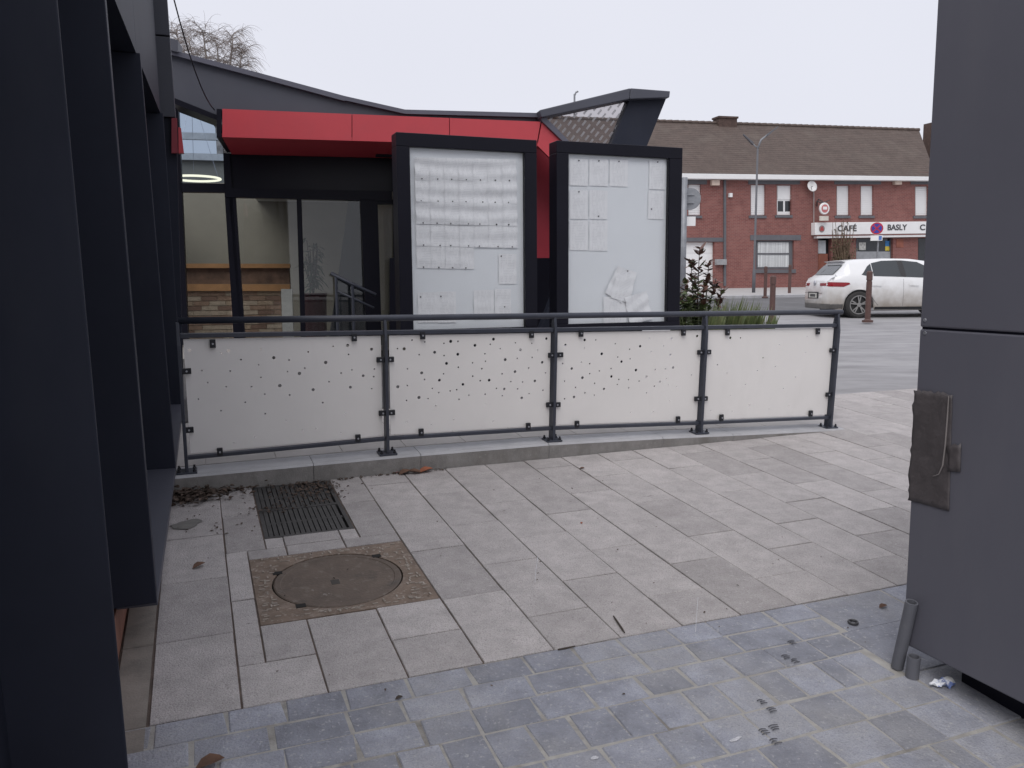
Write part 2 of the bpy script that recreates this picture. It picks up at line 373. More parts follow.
# ================================================================== LEFT BUILDING
lb = thing('clad_building', 'dark anthracite clad building with deep portal frames at the left edge', 'building', PV(4, -1.2, 0))
a1 = 2.18; a2 = 3.33; a3 = 5.29; a4 = pav(Ghit(183, 404, .2))[0]; a5 = a4+.25
def jamb(a, pb, pt, depth, thick, name='fin', htop=None, hbot=None, m=CLADD):
    B = np.array(pav(Aat(*pb, a))); Tp = np.array(pav(Aat(*pt, a)))
    d = (Tp-B)/(Tp[2]-B[2])
    hb = B[2] if hbot is None else hbot; ht = Tp[2] if htop is None else htop
    B2 = B+d*(hb-B[2]); T2 = B+d*(ht-B[2])
    q = [PV(a, B2[1], hb), PV(a, T2[1], ht), PV(a, T2[1]-depth, ht), PV(a, B2[1]-depth, hb)]
    MB().prism(q, e1*thick).build(name, m, lb, bevel=.004)
    return B2, T2
ZTOP = 4.4
jamb(a1, (128, 768), (57, 0), 1.6, .012, hbot=.0, htop=ZTOP)
B2_, T2_ = jamb(a2, (157, 603), (105, 0), .75, .07, htop=ZTOP)
B3_, T3_ = jamb(a3, (175.6, 468), (140, 53), .75, .07)
B4_, T4_ = jamb(a4, (183, 404), (163, 113), .75, .07)
hs = B2_[2]
# sills
for (Ba, aa, Bb, ab) in ((B2_, a2+.07, B3_, a3), (B3_, a3+.07, B4_, a4)):
    q = [PV(aa, Ba[1]-.002, hs+.0), PV(ab, Bb[1]-.002, hs+.0), PV(ab, Bb[1]-.75, hs+.02), PV(aa, Ba[1]-.75, hs+.02)]
    MB().prism(q, -nn*.04).build('sill', CLADM, lb)
# recessed glazing behind the frames
for (Ba, aa, ab, ht) in ((B2_, a2+.07, a3, 3.2), (B3_, a3+.07, a4, 3.2)):
    MB().prism([PV(aa, -.86, hs-.02), PV(ab, -.86, hs-.02), PV(ab, -.86, ht), PV(aa, -.86, ht)], -e2*.02).build('window_pane', mat('dark_glass', (.012, .014, .02), .08, .1, 2), lb)
# header band above the portals, and its soffit
h3, h4 = T3_[2], T4_[2]; bT3, bT4 = T3_[1], T4_[1]
bT2 = T2_[1] + (bT3-T2_[1])*0
h2 = h3+(h3-h4)*(a3-a2)/(a4-a3)
def hdr(a): return h3+(h4-h3)*(a-a3)/(a4-a3), bT3+(bT4-bT3)*(a-a3)/(a4-a3)
prev = a1+.2
for nxt in (a2+.03, a3+.03, a4+.04):
    (ha, ba), (hb, bb) = hdr(prev), hdr(nxt)
    MB().hexa([PV(prev+.003, ba-.02, ha), PV(prev+.003, ba-.02, ZTOP), PV(prev+.003, ba-.85, ZTOP), PV(prev+.003, ba-.85, ha+.02)],
              [PV(nxt-.003, bb-.02, hb), PV(nxt-.003, bb-.02, ZTOP), PV(nxt-.003, bb-.85, ZTOP), PV(nxt-.003, bb-.85, hb+.02)]).build('header_panel', CLADD, lb)
    prev = nxt
# plinth and wall behind the fins
MB().prism([PV(1.2, -.362, -.05), PV(a4+.2, -.362, -.05), PV(a4+.2, -.362, hs-.03), PV(1.2, -.362, hs-.03)], -e2*.5).build('plinth', BRICKD, lb)
MB().prism([PV(1.2, -.88, hs-.03), PV(a4+.2, -.88, hs-.03), PV(a4+.2, -.88, ZTOP), PV(1.2, -.88, ZTOP)], -e2*.3).build('wall', CLADD, lb)
MB().prism([PV(1.2, -.50, hs-.03), PV(a2-.02, -.50, hs-.03), PV(a2-.02, -.50, ZTOP), PV(1.2, -.50, ZTOP)], -e2*.37).build('wall_panel', CLADD, lb)
# end return: camera-facing panels beyond the last portal
pr = lambda px, py: pav(Aat(px, py, a5))
b_r1 = pr(175.6, 117)[1]; b_r0 = pr(168.6, 20)[1]
hseam = pr(155, 35)[2]; hbot = pr(170, 117)[2]
def bedge(h): return b_r1+(b_r0-b_r1)*(h-hbot)/(pr(168.6, 20)[2]-hbot)
for (ha, hb) in ((hbot, hseam-.006), (hseam+.006, hseam+1.9)):
    MB().prism([PV(a5, -1.4, ha), PV(a5, bedge(ha), ha), PV(a5, bedge(hb), hb), PV(a5, -1.4, hb)], e1*.35).build('return_panel', mat('return_cladding', (.042, .045, .06), .55, .08, 2), lb, bevel=.004)
bj = pr(184, 420)[1]; bj2 = pr(176, 120)[1]
MB().prism([PV(a5+.05, -1.4, .0), PV(a5+.05, bj, .0), PV(a5+.05, bj2, hbot-.004), PV(a5+.05, -1.4, hbot-.004)], e1*.28).build('end_wall', CLADD, lb)
rs = thing('wall_sign', 'small red wall sign under the grey cladding at the corner of the dark left building', 'sign', Aat(177, 153, a5))
q = [Aat(x, y, a5-.03) for x, y in ((171.5, 118), (177, 118), (178, 153), (171.5, 153))]
MB().prism(q, e1*.06).build('sign_box', mat('red_in_shade', (.22, .022, .035), .5, .1, 4), rs)  # shaded side of the sign: shade is in the darker red
MB().prism([Aat(x, y, a5-.035) for x, y in ((178.3, 127), (181, 128), (184, 153), (178.6, 153))], e1*.12).build('sign_lit_side', RED, rs)  # lit side of the same sign, in the brighter red

# ================================================================== RAILING
RA = 5.47
bp = [pav(Aat(x, y, RA))[1] for x, y in ((187, 472), (387, 453), (552, 440), (699, 432), (828, 427))]
htop = lambda b: 1.088-.0158*(b+.1)
hmid = lambda b: .994-.0192*(b+.05)
hbotm = lambda b: float(np.interp(b, [-.1, 1.2, 2.43, 3.72, 5.1], [.213, .232, .208, .150, .098]))
rl = thing('railing', 'black metal railing with four perforated cream panels along the kerb', 'railing', PV(RA, 2.4, .1))
for i, b in enumerate(bp):
    lean = [(.008), -.012, .022, .028, .04][i]*0
    h0, h1 = hk(b)+.012, htop(b)-.012
    w = .010
    p = MB().hexa([PV(RA-.042, b-w, h0), PV(RA+.042, b-w, h0), PV(RA+.042, b-w, h1-.14), PV(RA+.018, b-w, h1), PV(RA-.018, b-w, h1), PV(RA-.042, b-w, h1-.14)],
                  [PV(RA-.042, b+w, h0), PV(RA+.042, b+w, h0), PV(RA+.042, b+w, h1-.14), PV(RA+.018, b+w, h1), PV(RA-.018, b+w, h1), PV(RA-.042, b+w, h1-.14)]).build('post', RAIL, rl, bevel=.002)
    MB().box(PV(RA, b, hk(b)+.006), e2*.062, e1*.055, nn*.006).build('base_plate', RAIL, p, bevel=.002)
    for s1_ in (-1, 1):
        for s2_ in (-1, 1):
            MB().lathe(PV(RA+s1_*.038, b+s2_*.046, hk(b)+.012), [(.011, 0), (.011, .01), (.007, .012), (.007, .024)], nn, 8).build('bolt', CLAMP, p)
hb0, hb1 = pav(Aat(178, 320, RA))[1], pav(Aat(842, 312, RA))[1]
MB().tube([PV(RA, hb0, htop(hb0))]+[PV(RA, b, htop(b)) for b in bp[1:4]]+[PV(RA, hb1, htop(hb1))], .0215, 14).build('handrail', RAIL, rl, smooth=True)
for i in range(4):
    b0, b1 = bp[i]+.011, bp[i+1]-.011
    for fn, nm, hw in ((hmid, 'mid_rail', .014), (hbotm, 'bottom_rail', .012)):
        MB().hexa([PV(RA-.02, b0, fn(b0)-hw), PV(RA+.02, b0, fn(b0)-hw), PV(RA+.02, b0, fn(b0)+hw), PV(RA-.02, b0, fn(b0)+hw)],
                  [PV(RA-.02, b1, fn(b1)-hw), PV(RA+.02, b1, fn(b1)-hw), PV(RA+.02, b1, fn(b1)+hw), PV(RA-.02, b1, fn(b1)+hw)]).build(nm, RAIL, rl, bevel=.003)
HOLES = [
 (170, 320, 4.452, [(87,135),(261,137),(462,168),(693,189),(576,238),(860,248),(637,310),(803,299),(489,292),(897,130),(791,113)],
  [(268,227),(250,297),(422,330),(335,366),(227,404),(517,447),(404,130),(615,142),(316,176),(395,200),(142,225),(523,229),(600,214),(708,275),(127,352),(680,368),(780,418),(761,502),(650,483),(910,218),(907,252),(795,153),(726,117),(533,334),(363,297),(230,148),(810,222),(898,306),(405,255),(762,236),(424,417),(378,518),(285,547),(168,278),(590,490),(530,178)]),
 (375, 310, 5.486, [(415,172),(160,213),(327,232),(454,243),(392,293),(548,194),(650,160),(798,218),(714,272),(917,287),(256,345),(353,385),(482,408),(626,385),(768,338),(877,389),(709,433),(805,482),(241,480),(125,421),(940,157)],
  [(273,175),(378,183),(242,245),(123,212),(203,165),(455,172),(603,240),(632,188),(770,180),(860,183),(687,212),(780,265),(862,260),(457,314),(535,290),(376,350),(178,323),(173,496),(461,490),(314,430),(412,444),(448,437),(666,430),(782,433),(698,470),(536,363),(604,462),(515,467),(308,630),(648,610),(432,602),(333,527),(608,517),(843,318),(936,345),(177,414),(272,381),(577,388),(810,395),(845,459),(586,322),(697,350),(379,250),(606,281),(892,220),(291,486),(350,453),(921,440),(173,612),(745,393)]),
 (545, 310, 5.909, [(120,207),(234,177),(335,259),(452,305),(562,214),(748,168),(740,264),(757,340),(537,355),(599,394),(679,424),(392,393),(348,466),(221,400),(158,346),(171,514),(899,154)],
  [(300,177),(232,224),(415,199),(430,278),(503,288),(617,166),(699,213),(627,245),(651,352),(321,360),(390,346),(493,412),(427,440),(600,490),(776,452),(727,443),(865,384),(215,308),(104,316),(116,420),(180,457),(115,525),(236,490),(293,433),(264,317),(264,376),(436,410),(495,460),(712,348),(717,405),(640,600),(505,605),(736,535),(500,232),(556,420),(646,450),(291,503)]),
 (690, 305, 5.6875, [(229,187),(338,570)], [(287,187),(210,387),(316,452),(229,516),(240,605),(508,227),(665,180),(599,410),(530,475),(448,592),(560,575),(383,374),(156,340),(485,350),(658,270),(118,600),(415,300)])]
PA = RA-.0
for i, (ox, oy, sc, big, small) in enumerate(HOLES):
    b0, b1 = bp[i]+.028, bp[i+1]-.028
    bm = bmesh.new(); es = []
    def loop(pts):
        vs = [bm.verts.new(p) for p in pts]
        for j in range(len(vs)): es.append(bm.edges.new((vs[j], vs[(j+1) % len(vs)])))
    m0 = (b0+b1)/2
    loop([(b, h, 0) for b, h in ((b0, hbotm(b0)+.026), (m0, hbotm(m0)+.026), (b1, hbotm(b1)+.026), (b1, hmid(b1)-.022), (b0, hmid(b0)-.022))])
    used = []
    for lst, rad in ((big, .0108), (small, .0060)):
        for (x, y) in lst:
            _, b, h = pav(Aat(ox+x/sc, oy+y/sc, PA))
            r = rad*rnd.uniform(.9, 1.1)
            if b < b0+.02 or b > b1-.02 or h < hbotm(b)+.045 or h > hmid(b)-.04: continue
            if any((b-p)**2+(h-q)**2 < (r+s+.006)**2 for p, q, s in used): continue
            used.append((b, h, r)); n_ = 12 if rad > .01 else 8
            loop([(b+r*math.cos(-6.2832*t/n_), h+r*math.sin(-6.2832*t/n_), 0) for t in range(n_)])
    bmesh.ops.triangle_fill(bm, edges=es, use_beauty=True, use_dissolve=False)
    mb = MB(); bm.verts.index_update()
    mb.v = [PV(PA, v.co.x, v.co.y) for v in bm.verts]; mb.f = [tuple(v.index for v in f.verts) for f in bm.faces]; bm.free()
    mb.build('infill_panel', PANEL, rl, solid=.004)
def clamp(px, py, horiz):
    P = np.array(pav(Aat(px, py, RA))); c = PV(RA-.016, P[1], P[2])
    s = (e2*.027, nn*.018) if horiz else (e2*.0175, nn*.026)
    o = MB().box(c, s[0], s[1], e1*.009).build('panel_clamp', CLAMP, rl, bevel=.003)
    MB().lathe(PV(RA-.026, P[1], P[2]), [(.0065, 0), (.006, .005)], -e1, 8).build('bolt', STEEL, o)
for ox, oy, sc, pts, hz in ((170, 320, 4.452, [(190,104),(818,76),(222,584),(835,524)], 0), (170, 320, 4.452, [(74,226),(85,487),(935,175),(945,412),(977,174),(982,410)], 1),
        (375, 310, 5.486, [(258,138),(854,132),(250,668),(836,636)], 0), (375, 310, 5.486, [(964,246),(953,517),(1008,244),(994,517)], 1),
        (545, 310, 5.909, [(207,136),(812,130),(183,672),(779,645)], 0), (545, 310, 5.909, [(912,248),(894,522),(956,247),(936,521)], 1),
        (690, 305, 5.6875, [(207,153),(720,148),(172,638),(679,615)], 0), (690, 305, 5.6875, [(803,256),(780,507)], 1)):
    for (x, y) in pts: clamp(ox+x/sc, oy+y/sc, hz)

# ================================================================== MANHOLE, GRATE
IRON = overlay(mat('rusty_iron', (.17, .125, .095), .75, .25, 8, .35, 90), (.27, .22, .185), 18, .52, .66, .6)
overlay(IRON, (.07, .06, .052), 6, .58, .72, .6, seed=3); overlay(IRON, (.40, .36, .32), 42, .57, .66, .6, seed=5)
mh = thing('manhole', 'rusty round manhole cover in a square iron frame', 'manhole', PV(3.78, .57, 0))
a0, a1_, b0, b1 = 3.409, 4.154, .180, .966
cc = (3.775, .567); rc = .302
fm = MB(); n_ = 48; ring = []
def sq(ang):
    dx, dy = math.cos(ang), math.sin(ang)
    t = min(((b1-cc[1]) if dx > 0 else (b0-cc[1]))/dx if abs(dx) > 1e-6 else 9, ((a1_-cc[0]) if dy > 0 else (a0-cc[0]))/dy if abs(dy) > 1e-6 else 9)
    return cc[1]+dx*t, cc[0]+dy*t
angs = sorted([2*math.pi*i/n_ for i in range(n_)]+[math.atan2(a-cc[0], b-cc[1]) % (2*math.pi) for a in (a0, a1_) for b in (b0, b1)])
for q in angs:
    ob, oa = sq(q); r = rc+.008
    fm.v += [PV(oa, ob, -.04), PV(oa, ob, -.001), PV(cc[0]+math.sin(q)*r, cc[1]+math.cos(q)*r, .000), PV(cc[0]+math.sin(q)*r, cc[1]+math.cos(q)*r, -.03)]
k = len(angs)
for i in range(k):
    for j in range(3): fm.f.append((i*4+j, ((i+1) % k)*4+j, ((i+1) % k)*4+j+1, i*4+j+1))
fr_ = fm.build('frame', IRON, mh)
for i in range(160):
    q = rnd.uniform(0, 6.283); ob, oa = sq(q); t = rnd.uniform(.12, .88); r = rc+.02
    a = (cc[0]+math.sin(q)*r)*(1-t)+oa*t; b = (cc[1]+math.cos(q)*r)*(1-t)+ob*t
    if abs(a-a0) < .02 or abs(a-a1_) < .02 or abs(b-b0) < .02 or abs(b-b1) < .02: continue
    if i == 0: studs = MB()
    al = rnd.choice((0, 1)); da, db = (.012, .004) if al else (.004, .012)
    studs.box(PV(a, b, .001), e1*da, e2*db, nn*.0025)
tag(studs.build('stud_pattern', overlay(mat('stud_worn', (.27, .23, .195), .7, .3, 20), (.42, .38, .34), 30, .5, .65, .7), fr_), kind='stuff')
MB().poly([PV(a0+.02, b0+.02, -.035), PV(a0+.02, b1-.02, -.035), PV(a1_-.02, b1-.02, -.035), PV(a1_-.02, b0+.02, -.035)]).build('seat_ring', mat('pit_dark', (.012, .011, .01), .9), mh)
cv = MB().lathe(PV(cc[0], cc[1], -.03), [(rc, 0), (rc, .028), (rc-.006, .031), (rc-.03, .031), (rc-.034, .028), (.05, .0285)], nn, 56).build('cover', overlay(mat('cover_iron', (.115, .087, .069), .7, .22, 7, .3, 80), (.2, .17, .145), 22, .56, .68, .6), mh); overlay(MATS['cover_iron'], (.42, .39, .36), 17, .66, .71, .7, seed=4); overlay(MATS['cover_iron'], (.055, .048, .042), 5, .6, .72, .6, seed=7)
MB().box(PV(cc[0]-.03, cc[1]-.02, -.0035), e1*.026, e2*.02, nn*.003).build('lift_recess', mat('recess_dark', (.055, .05, .045), .9), cv)  # plain dark block marks the recess
for q in (.75, 2.6, 4.0):
    MB().box(PV(cc[0]+math.sin(q)*(rc+.012), cc[1]+math.cos(q)*(rc+.012), -.002), e1*.018, e2*.022, nn*.0045).build('key_slot', MATS['pit_dark'], mh)
gt = thing('drain_grate', 'dark slotted iron drain grate against the kerb, scattered with leaf litter', 'drain', PV(4.9, .52, 0))
GR = overlay(mat('grate_iron', (.052, .050, .050), .7, .2, 9, .3, 90), (.10, .095, .09), 20, .55, .7, .6)
g0, g1, gb0, gb1 = 4.434, 5.385, .278, .762
MB().poly([PV(g0, gb0, -.045), PV(g0, gb1, -.045), PV(g1, gb1, -.045), PV(g1, gb0, -.045)]).build('sump', MATS['pit_dark'], gt)
for (p, q, r, s) in ((g0, g1, gb0, gb0+.022), (g0, g1, gb1-.022, gb1), (g0, g0+.022, gb0+.022, gb1-.022), (g1-.022, g1, gb0+.022, gb1-.022), (4.885, 4.915, gb0+.022, gb1-.022)):
    MB().box(PV((p+q)/2, (r+s)/2, -.022), e1*(q-p)/2, e2*(s-r)/2, nn*.02).build('frame_bar', GR, gt)
for (p, q) in ((g0+.024, 4.883), (4.917, g1-.024)):
    x = gb0+.026; i = 0
    while x < gb1-.04:
        MB().box(PV((p+q)/2, x+.0112, -.018), e1*(q-p)/2, e2*.0112, nn*.014).build('grate_bar', GR, gt); x += .0285
    MB().box(PV((p+q)/2, (gb0+gb1)/2, -.020), e1*.012, e2*(gb1-gb0-.05)/2, nn*.0135).build('cross_bar', GR, gt)

# ================================================================== RIGHT CABINET
cbx = thing('clad_cabinet', 'tall grey panelled cabinet standing at the right edge', 'cabinet', PV(1.4, 3.2, 0))
CU = _u(np.array([e1[0], e1[1], 0])); CR = np.array([CU[1], -CU[0], 0])     # horizontal axes
Cg = Ghit(901.5, 667); 
def CF(px, py): return hit(px, py, Cg, CR)
cb = CF(911, 648)
def cz(P): return P[2]
zb = CF(908.5, 646)[2]; sB = 0.0
zseam = CF(921, 328)[2]
corner = lambda z: np.array([Cg[0], Cg[1], z])
depth_ = 2.6
for (z0, z1) in ((zb, zseam-.004), (zseam+.004, zseam+1.95)):
    P0 = corner(z0); P1 = corner(z1)
    MB().hexa([P0, P0-CU*depth_, P0-CU*depth_+CR*1.6, P0+CR*1.6], [P1, P1-CU*depth_, P1-CU*depth_+CR*1.6, P1+CR*1.6]).build('panel', BOXM, cbx, bevel=.006)
MB().hexa(*[[corner(z)+CR*.006-CU*.006, corner(z)-CU*(depth_-.02)+CR*.006, corner(z)-CU*(depth_-.02)+CR*1.58, corner(z)-CU*.006+CR*1.58] for z in (zb+.1, zseam+1.9)]).build('core', FRAME, cbx)
MB().hexa(*[[corner(z)+CR*.13-CU*.16, corner(z)-CU*(depth_-.2)+CR*.13, corner(z)-CU*(depth_-.2)+CR*1.4, corner(z)-CU*.16+CR*1.4] for z in (zb-.16, zb-.002)]).build('base_shade_frame', FRAME, cbx)  # black and set forward to deepen the shade under the cabinet
for px, py in ((925, 320), (925, 333)):
    MB().lathe(CF(px, py), [(.007, 0), (.006, .003)], -CR, 10).build('screw', STEEL, cbx)
# tape patch wrapped round the corner
TAPE = overlay(mat('tape', (.075, .066, .068), .5, .15, 12, .5, 35, spec=.4), (.045, .04, .042), 9, .5, .7, .7)
def tape_sheet(outline_px, name, off=.0015, wr=.0022, nu=16, nv=22):
    mb = MB(); (tl, tr, br, bl) = outline_px; r2 = random.Random(3)
    for j in range(nv+1):
        v = j/nv
        for i in range(nu+1):
            u = i/nu
            x = (tl[0]*(1-u)+tr[0]*u)*(1-v)+(bl[0]*(1-u)+br[0]*u)*v; y = (tl[1]*(1-u)+tr[1]*u)*(1-v)+(bl[1]*(1-u)+br[1]*u)*v
            if i == 0: x += r2.uniform(-1.5, 1.2)
            if j == 0: y += r2.uniform(-1.5, 1.5)
            crease = math.exp(-((u-.72-.08*math.sin(v*5))/.05)**2)*(1 if .05 < v < .72 else 0)
            P = CF(x, y)-CR*(off+wr*r2.random()+.006*crease+.0025*(1+math.sin(v*9+u*5))*(1-u))
            mb.v.append(P)
    k = nu+1; mb.f = [(j*k+i, j*k+i+1, (j+1)*k+i+1, (j+1)*k+i) for j in range(nv) for i in range(nu)]
    return mb.build(name, TAPE, cbx, smooth=True, solid=.002)
tape_sheet(((915.5, 390), (953, 394), (949.5, 511), (909.5, 500)), 'tape_patch')
tape_sheet(((948.5, 446), (962, 444), (961, 472), (949, 471)), 'tape_patch', off=.0025, nu=4, nv=6)
# wrap on the hidden return face
MB().prism([corner(CF(914, 392)[2])+CU*.004-CR*.003, corner(CF(909, 500)[2])+CU*.004-CR*.003, corner(CF(909, 500)[2])+CU*.004+CR*.06, corner(CF(914, 392)[2])+CU*.004+CR*.06], CU*.002).build('tape_wrap', TAPE, cbx)
CUT = mat('tape_edge', (.20, .18, .175), .5, .1, 9)
MB().tube([CF(x, y)-CR*.011 for x, y in ((951, 396), (949.5, 420), (947.5, 445), (945, 465), (941, 474), (935, 476))], [.002, .003, .003, .003, .002, .001], 5).build('tape_tear', CUT, cbx)
# pipe offcuts by the cabinet
PVC = overlay(mat('grey_pipe', (.115, .118, .135), .5, .08, 6), (.17, .165, .165), 12, .55, .75, .5)
def pipe(P0, P1, r, label, group):
    ax = _u(P1-P0); L_ = np.linalg.norm(P1-P0)
    o = MB().lathe(P0, [(r-.006, .004), (r-.006, 0), (r, 0), (r, L_), (r-.006, L_), (r-.006, L_-.06)], ax, 22).build('pipe_offcut', PVC, smooth=False)
    tag(o, label, 'pipe', group)
PA0 = Ghit(897, 668, .0); PA1 = CF(917, 601)-CR*.026
pipe(PA0+nn*.004, PA1, .023, 'long grey pipe offcut leaning against the grey cabinet corner', 'pipe offcuts by the cabinet')
Q0 = Ghit(912, 677); pipe(Q0, Q0+nn*.085, .024, 'short grey pipe stub standing on the paving under the cabinet corner', 'pipe offcuts by the cabinet')
# litter
wp = Ghit(940, 687)
o = MB(); r2 = random.Random(5)
for i in range(9):
    for j in range(5):
        u, v = i/8-.5, j/4-.5; taper = 1-.75*max(0, -u*2)
        o.v.append(wp+e2*(u*.085)+e1*(v*.04*taper-.02*u)+nn*(.012+.012*math.sin(i*1.9+j*2.3)*taper*(.5+r2.random())+.004))
o.f = [(i*5+j, (i+1)*5+j, (i+1)*5+j+1, i*5+j+1) for i in range(8) for j in range(4)]
wo = thing('sweet_wrapper', 'crumpled white and blue wrapper lying on the paving beside the cabinet', 'wrapper', wp)
o.build('wrapper_film', overlay(mat('wrapper_print', (.7, .72, .76), .4, .05, 20), (.12, .17, .38), 26, .48, .56, 1.), wo, solid=.001)
MB().lathe(wp+e2*.042+nn*.004, [(.008, 0), (.019, .006), (.021, .014), (.013, .024), (.006, .027)], nn, 9).build('twisted_end', mat('wrapper_white', (.78, .78, .78), .5), wo)
rg = Ghit(853, 623.5)
mb = MB(); n_ = 20; R_ = .019; r_s = .0045; pts = []
for i in range(n_):
    q = 6.2832*i/n_
    for j in range(6):
        w = 6.2832*j/6; rr = R_+r_s*math.cos(w); mb.v.append(rg+e2*rr*math.cos(q)+e1*rr*math.sin(q)+nn*(r_s*1.4+r_s*1.4*math.sin(w)))
mb.f = [(i*6+j, ((i+1) % n_)*6+j, ((i+1) % n_)*6+(j+1) % 6, i*6+(j+1) % 6) for i in range(n_) for j in range(6)]
tag(mb.build('bottle_ring', mat('ring_dark', (.05, .05, .055), .5), smooth=True), 'small dark bottle ring lying on the blue-grey paving near the cabinet', 'ring')
TWIG = mat('twig_dark', (.05, .038, .03), .8, .3, 30)
def twig(pts, r, label):
    P = [Ghit(*p)+nn*(r+.002) for p in pts]
    tag(MB().tube(P, [r*.8]+[r]*(len(P)-2)+[r*.6], 6).build('twig', TWIG), label, 'twig', 'twigs on the paving')
twig([(613.5, 617.5), (618, 624), (622, 630), (624.5, 634)], .0045, 'dark twig lying on the slabs near the sett edge')
twig([(558, 651), (566, 649.5), (575, 647.5)], .004, 'dark twig wedged in the joint between slabs and setts')
LEAFB = mat('leaf_brown', (.13, .07, .045), .8, .35, 25); LEAFR = mat('leaf_red', (.30, .10, .05), .75, .3, 25)
def leaf_verts(mb, P, L, ang, tilt, curl):
    d = e2*math.cos(ang)+e1*math.sin(ang); s = np.cross(nn, d); u = nn
    w = L*.32
    prof = [(0, 0), (.25, .8), (.55, 1), (.85, .5), (1, 0)]
    k = len(mb.v)
    for t, q in prof:
        c = P+d*(t-.5)*L+u*(tilt*(t)*L+.002)
        mb.v += [c-s*w*q+u*curl*L*q, c+u*(.0), c+s*w*q+u*curl*L*q]
    for i in range(4):
        for j in range(2): mb.f.append((k+i*3+j, k+(i+1)*3+j, k+(i+1)*3+j+1, k+i*3+j+1))
def fallen_leaf(px, py, L, m, label, ang=None):
    mb = MB(); leaf_verts(mb, Ghit(px, py), L, rnd.uniform(0, 6) if ang is None else ang, .15, .18)
    tag(mb.build('fallen_leaf', m, solid=.0008), label, 'leaf', 'leaves fallen on the paving')
fallen_leaf(426, 472, .11, LEAFR, 'large orange-red fallen leaf against the kerb', .2)
fallen_leaf(415, 473.5, .10, LEAFB, 'dark brown fallen leaf lying against the kerb next to an orange leaf', 2.9)
fallen_leaf(405, 474, .10, LEAFB, 'brown fallen leaf flat against the kerb, second from the red one', .4)
fallen_leaf(397, 473, .035, mat('leaf_crimson', (.5, .03, .04), .6), 'tiny crimson leaf at the foot of the kerb', .3)
fallen_leaf(883, 607.5, .045, LEAFB, 'small brown leaf on the paving beside the cabinet', 0)
fallen_leaf(399, 699, .03, TWIG, 'small dark leaf on the second row of setts', 0.1)
fallen_leaf(210, 766, .09, LEAFB, 'curled brown leaf on the setts at the bottom edge', 0.1)
fallen_leaf(582, 469, .04, LEAFB, 'thin brown leaf on the slabs near the kerb', -.5)
fallen_leaf(581.5, 523.5, .022, LEAFR, 'tiny orange leaf in the middle of the slab paving', 1.)
fallen_leaf(199, 567, .07, LEAFB, 'pale brown feathery leaf on the slabs by the left building', .5)
# leaf litter heap in the corner, on the grate and along the kerb: too many to count
lit = MB(); r2 = random.Random(9)
def scatter(n, fn, L0, L1):
    for _ in range(n):
        a, b, h = fn(); leaf_verts(lit, PV(a, b, h), r2.uniform(L0, L1), r2.uniform(0, 6.28), r2.uniform(-.3, .5), r2.uniform(-.1, .4))
scatter(420, lambda: (5.36-abs(r2.gauss(0, .09)), -.2+abs(r2.gauss(0, .16)), .002+abs(r2.gauss(0, .022))), .012, .05)
scatter(90, lambda: (5.37-abs(r2.gauss(0, .02)), r2.uniform(-.2, .3), .002+.01*r2.random()), .012, .035)
scatter(320, lambda: (5.37-abs(r2.gauss(0, .2)), r2.gauss(.6, .12), .001+.006*r2.random()), .008, .03)
scatter(60, lambda: (r2.gauss(4.9, .05), r2.gauss(.4, .12), .001+.006*r2.random()), .008, .028)
scatter(70, lambda: (5.375-abs(r2.gauss(0, .012)), r2.uniform(.75, 1.6), .002), .01, .03)
scatter(40, lambda: (r2.uniform(4.5, 5.3), r2.uniform(-.15, .25), .002), .008, .025)
scatter(60, lambda: (r2.uniform(2.2, 5.3), r2.uniform(-.2, 4), .002), .006, .014)
tag(lit.build('leaf_litter', mat('litter_brown', (.085, .06, .047), .9, .6, 22)), 'brown leaf litter heaped in the kerb corner and strewn over the paving', 'leaf litter', kind='stuff')
# damp stain, white scuffs and dark shoe prints
def blob(name, px, py, ra, rb, m, label, cat, ang=0., seed=1, group=None, hh=.0046):
    r3 = random.Random(seed); P = np.array(pav(Ghit(px, py))); mb = MB(); n_ = 26; pts = []; ph = [r3.uniform(0, 6) for _ in range(4)]
    for i in range(n_):
        q = 6.2832*i/n_; k = 1+.18*math.sin(2*q+ph[0])+.12*math.sin(3*q+ph[1])+.08*math.sin(7*q+ph[2])
        x, y = ra*k*math.cos(q), rb*k*math.sin(q)
        pts.append(PV(P[0]+x*math.sin(ang)+y*math.cos(ang), P[1]+x*math.cos(ang)-y*math.sin(ang), hh))
    mb.prism(pts, nn*.0006)
    return tag(mb.build(name, m), label, cat, group)
blob('damp_stain', 186.5, 525, .085, .065, mat('stain_grey', (.17, .165, .155), .9, .2, 20), 'grey damp stain on the slab by the leaf heap', 'stain', .1, 2)
blob('paint_spot', 594.5, 759, .011, .009, mat('chalk_white', (.5, .5, .53), .8, .3, 90), 'white paint spot on a dark sett', 'stain', 0, 3, 'white spots on the setts')
blob('paint_spot', 735.5, 740.5, .022, .008, MATS['chalk_white'], 'smeared white spot on the setts beside the shoe prints', 'stain', .2, 4, 'white spots on the setts')
for pts, lab in (([(535, 583), (536, 570), (538, 557)], 'short thin white scratch on a slab in the middle of the paving'), ([(695.5, 633), (696.5, 618), (698, 598)], 'long thin white scratch on the slab near the sett edge')):
    P_ = [Ghit(*p)+nn*.0042 for p in pts]
    tag(MB().hexa([p-e2*.0016 for p in P_]+[p+e2*.0016 for p in P_][::-1], [p-e2*.0016+nn*.0006 for p in P_]+[p+e2*.0016+nn*.0006 for p in P_][::-1]).build('chalk_scratch', MATS['chalk_white']), lab, 'scratch', 'white scratches on the slabs')
SMUD = mat('rubber_smudge', (.075, .075, .085), .9, .3, 40)
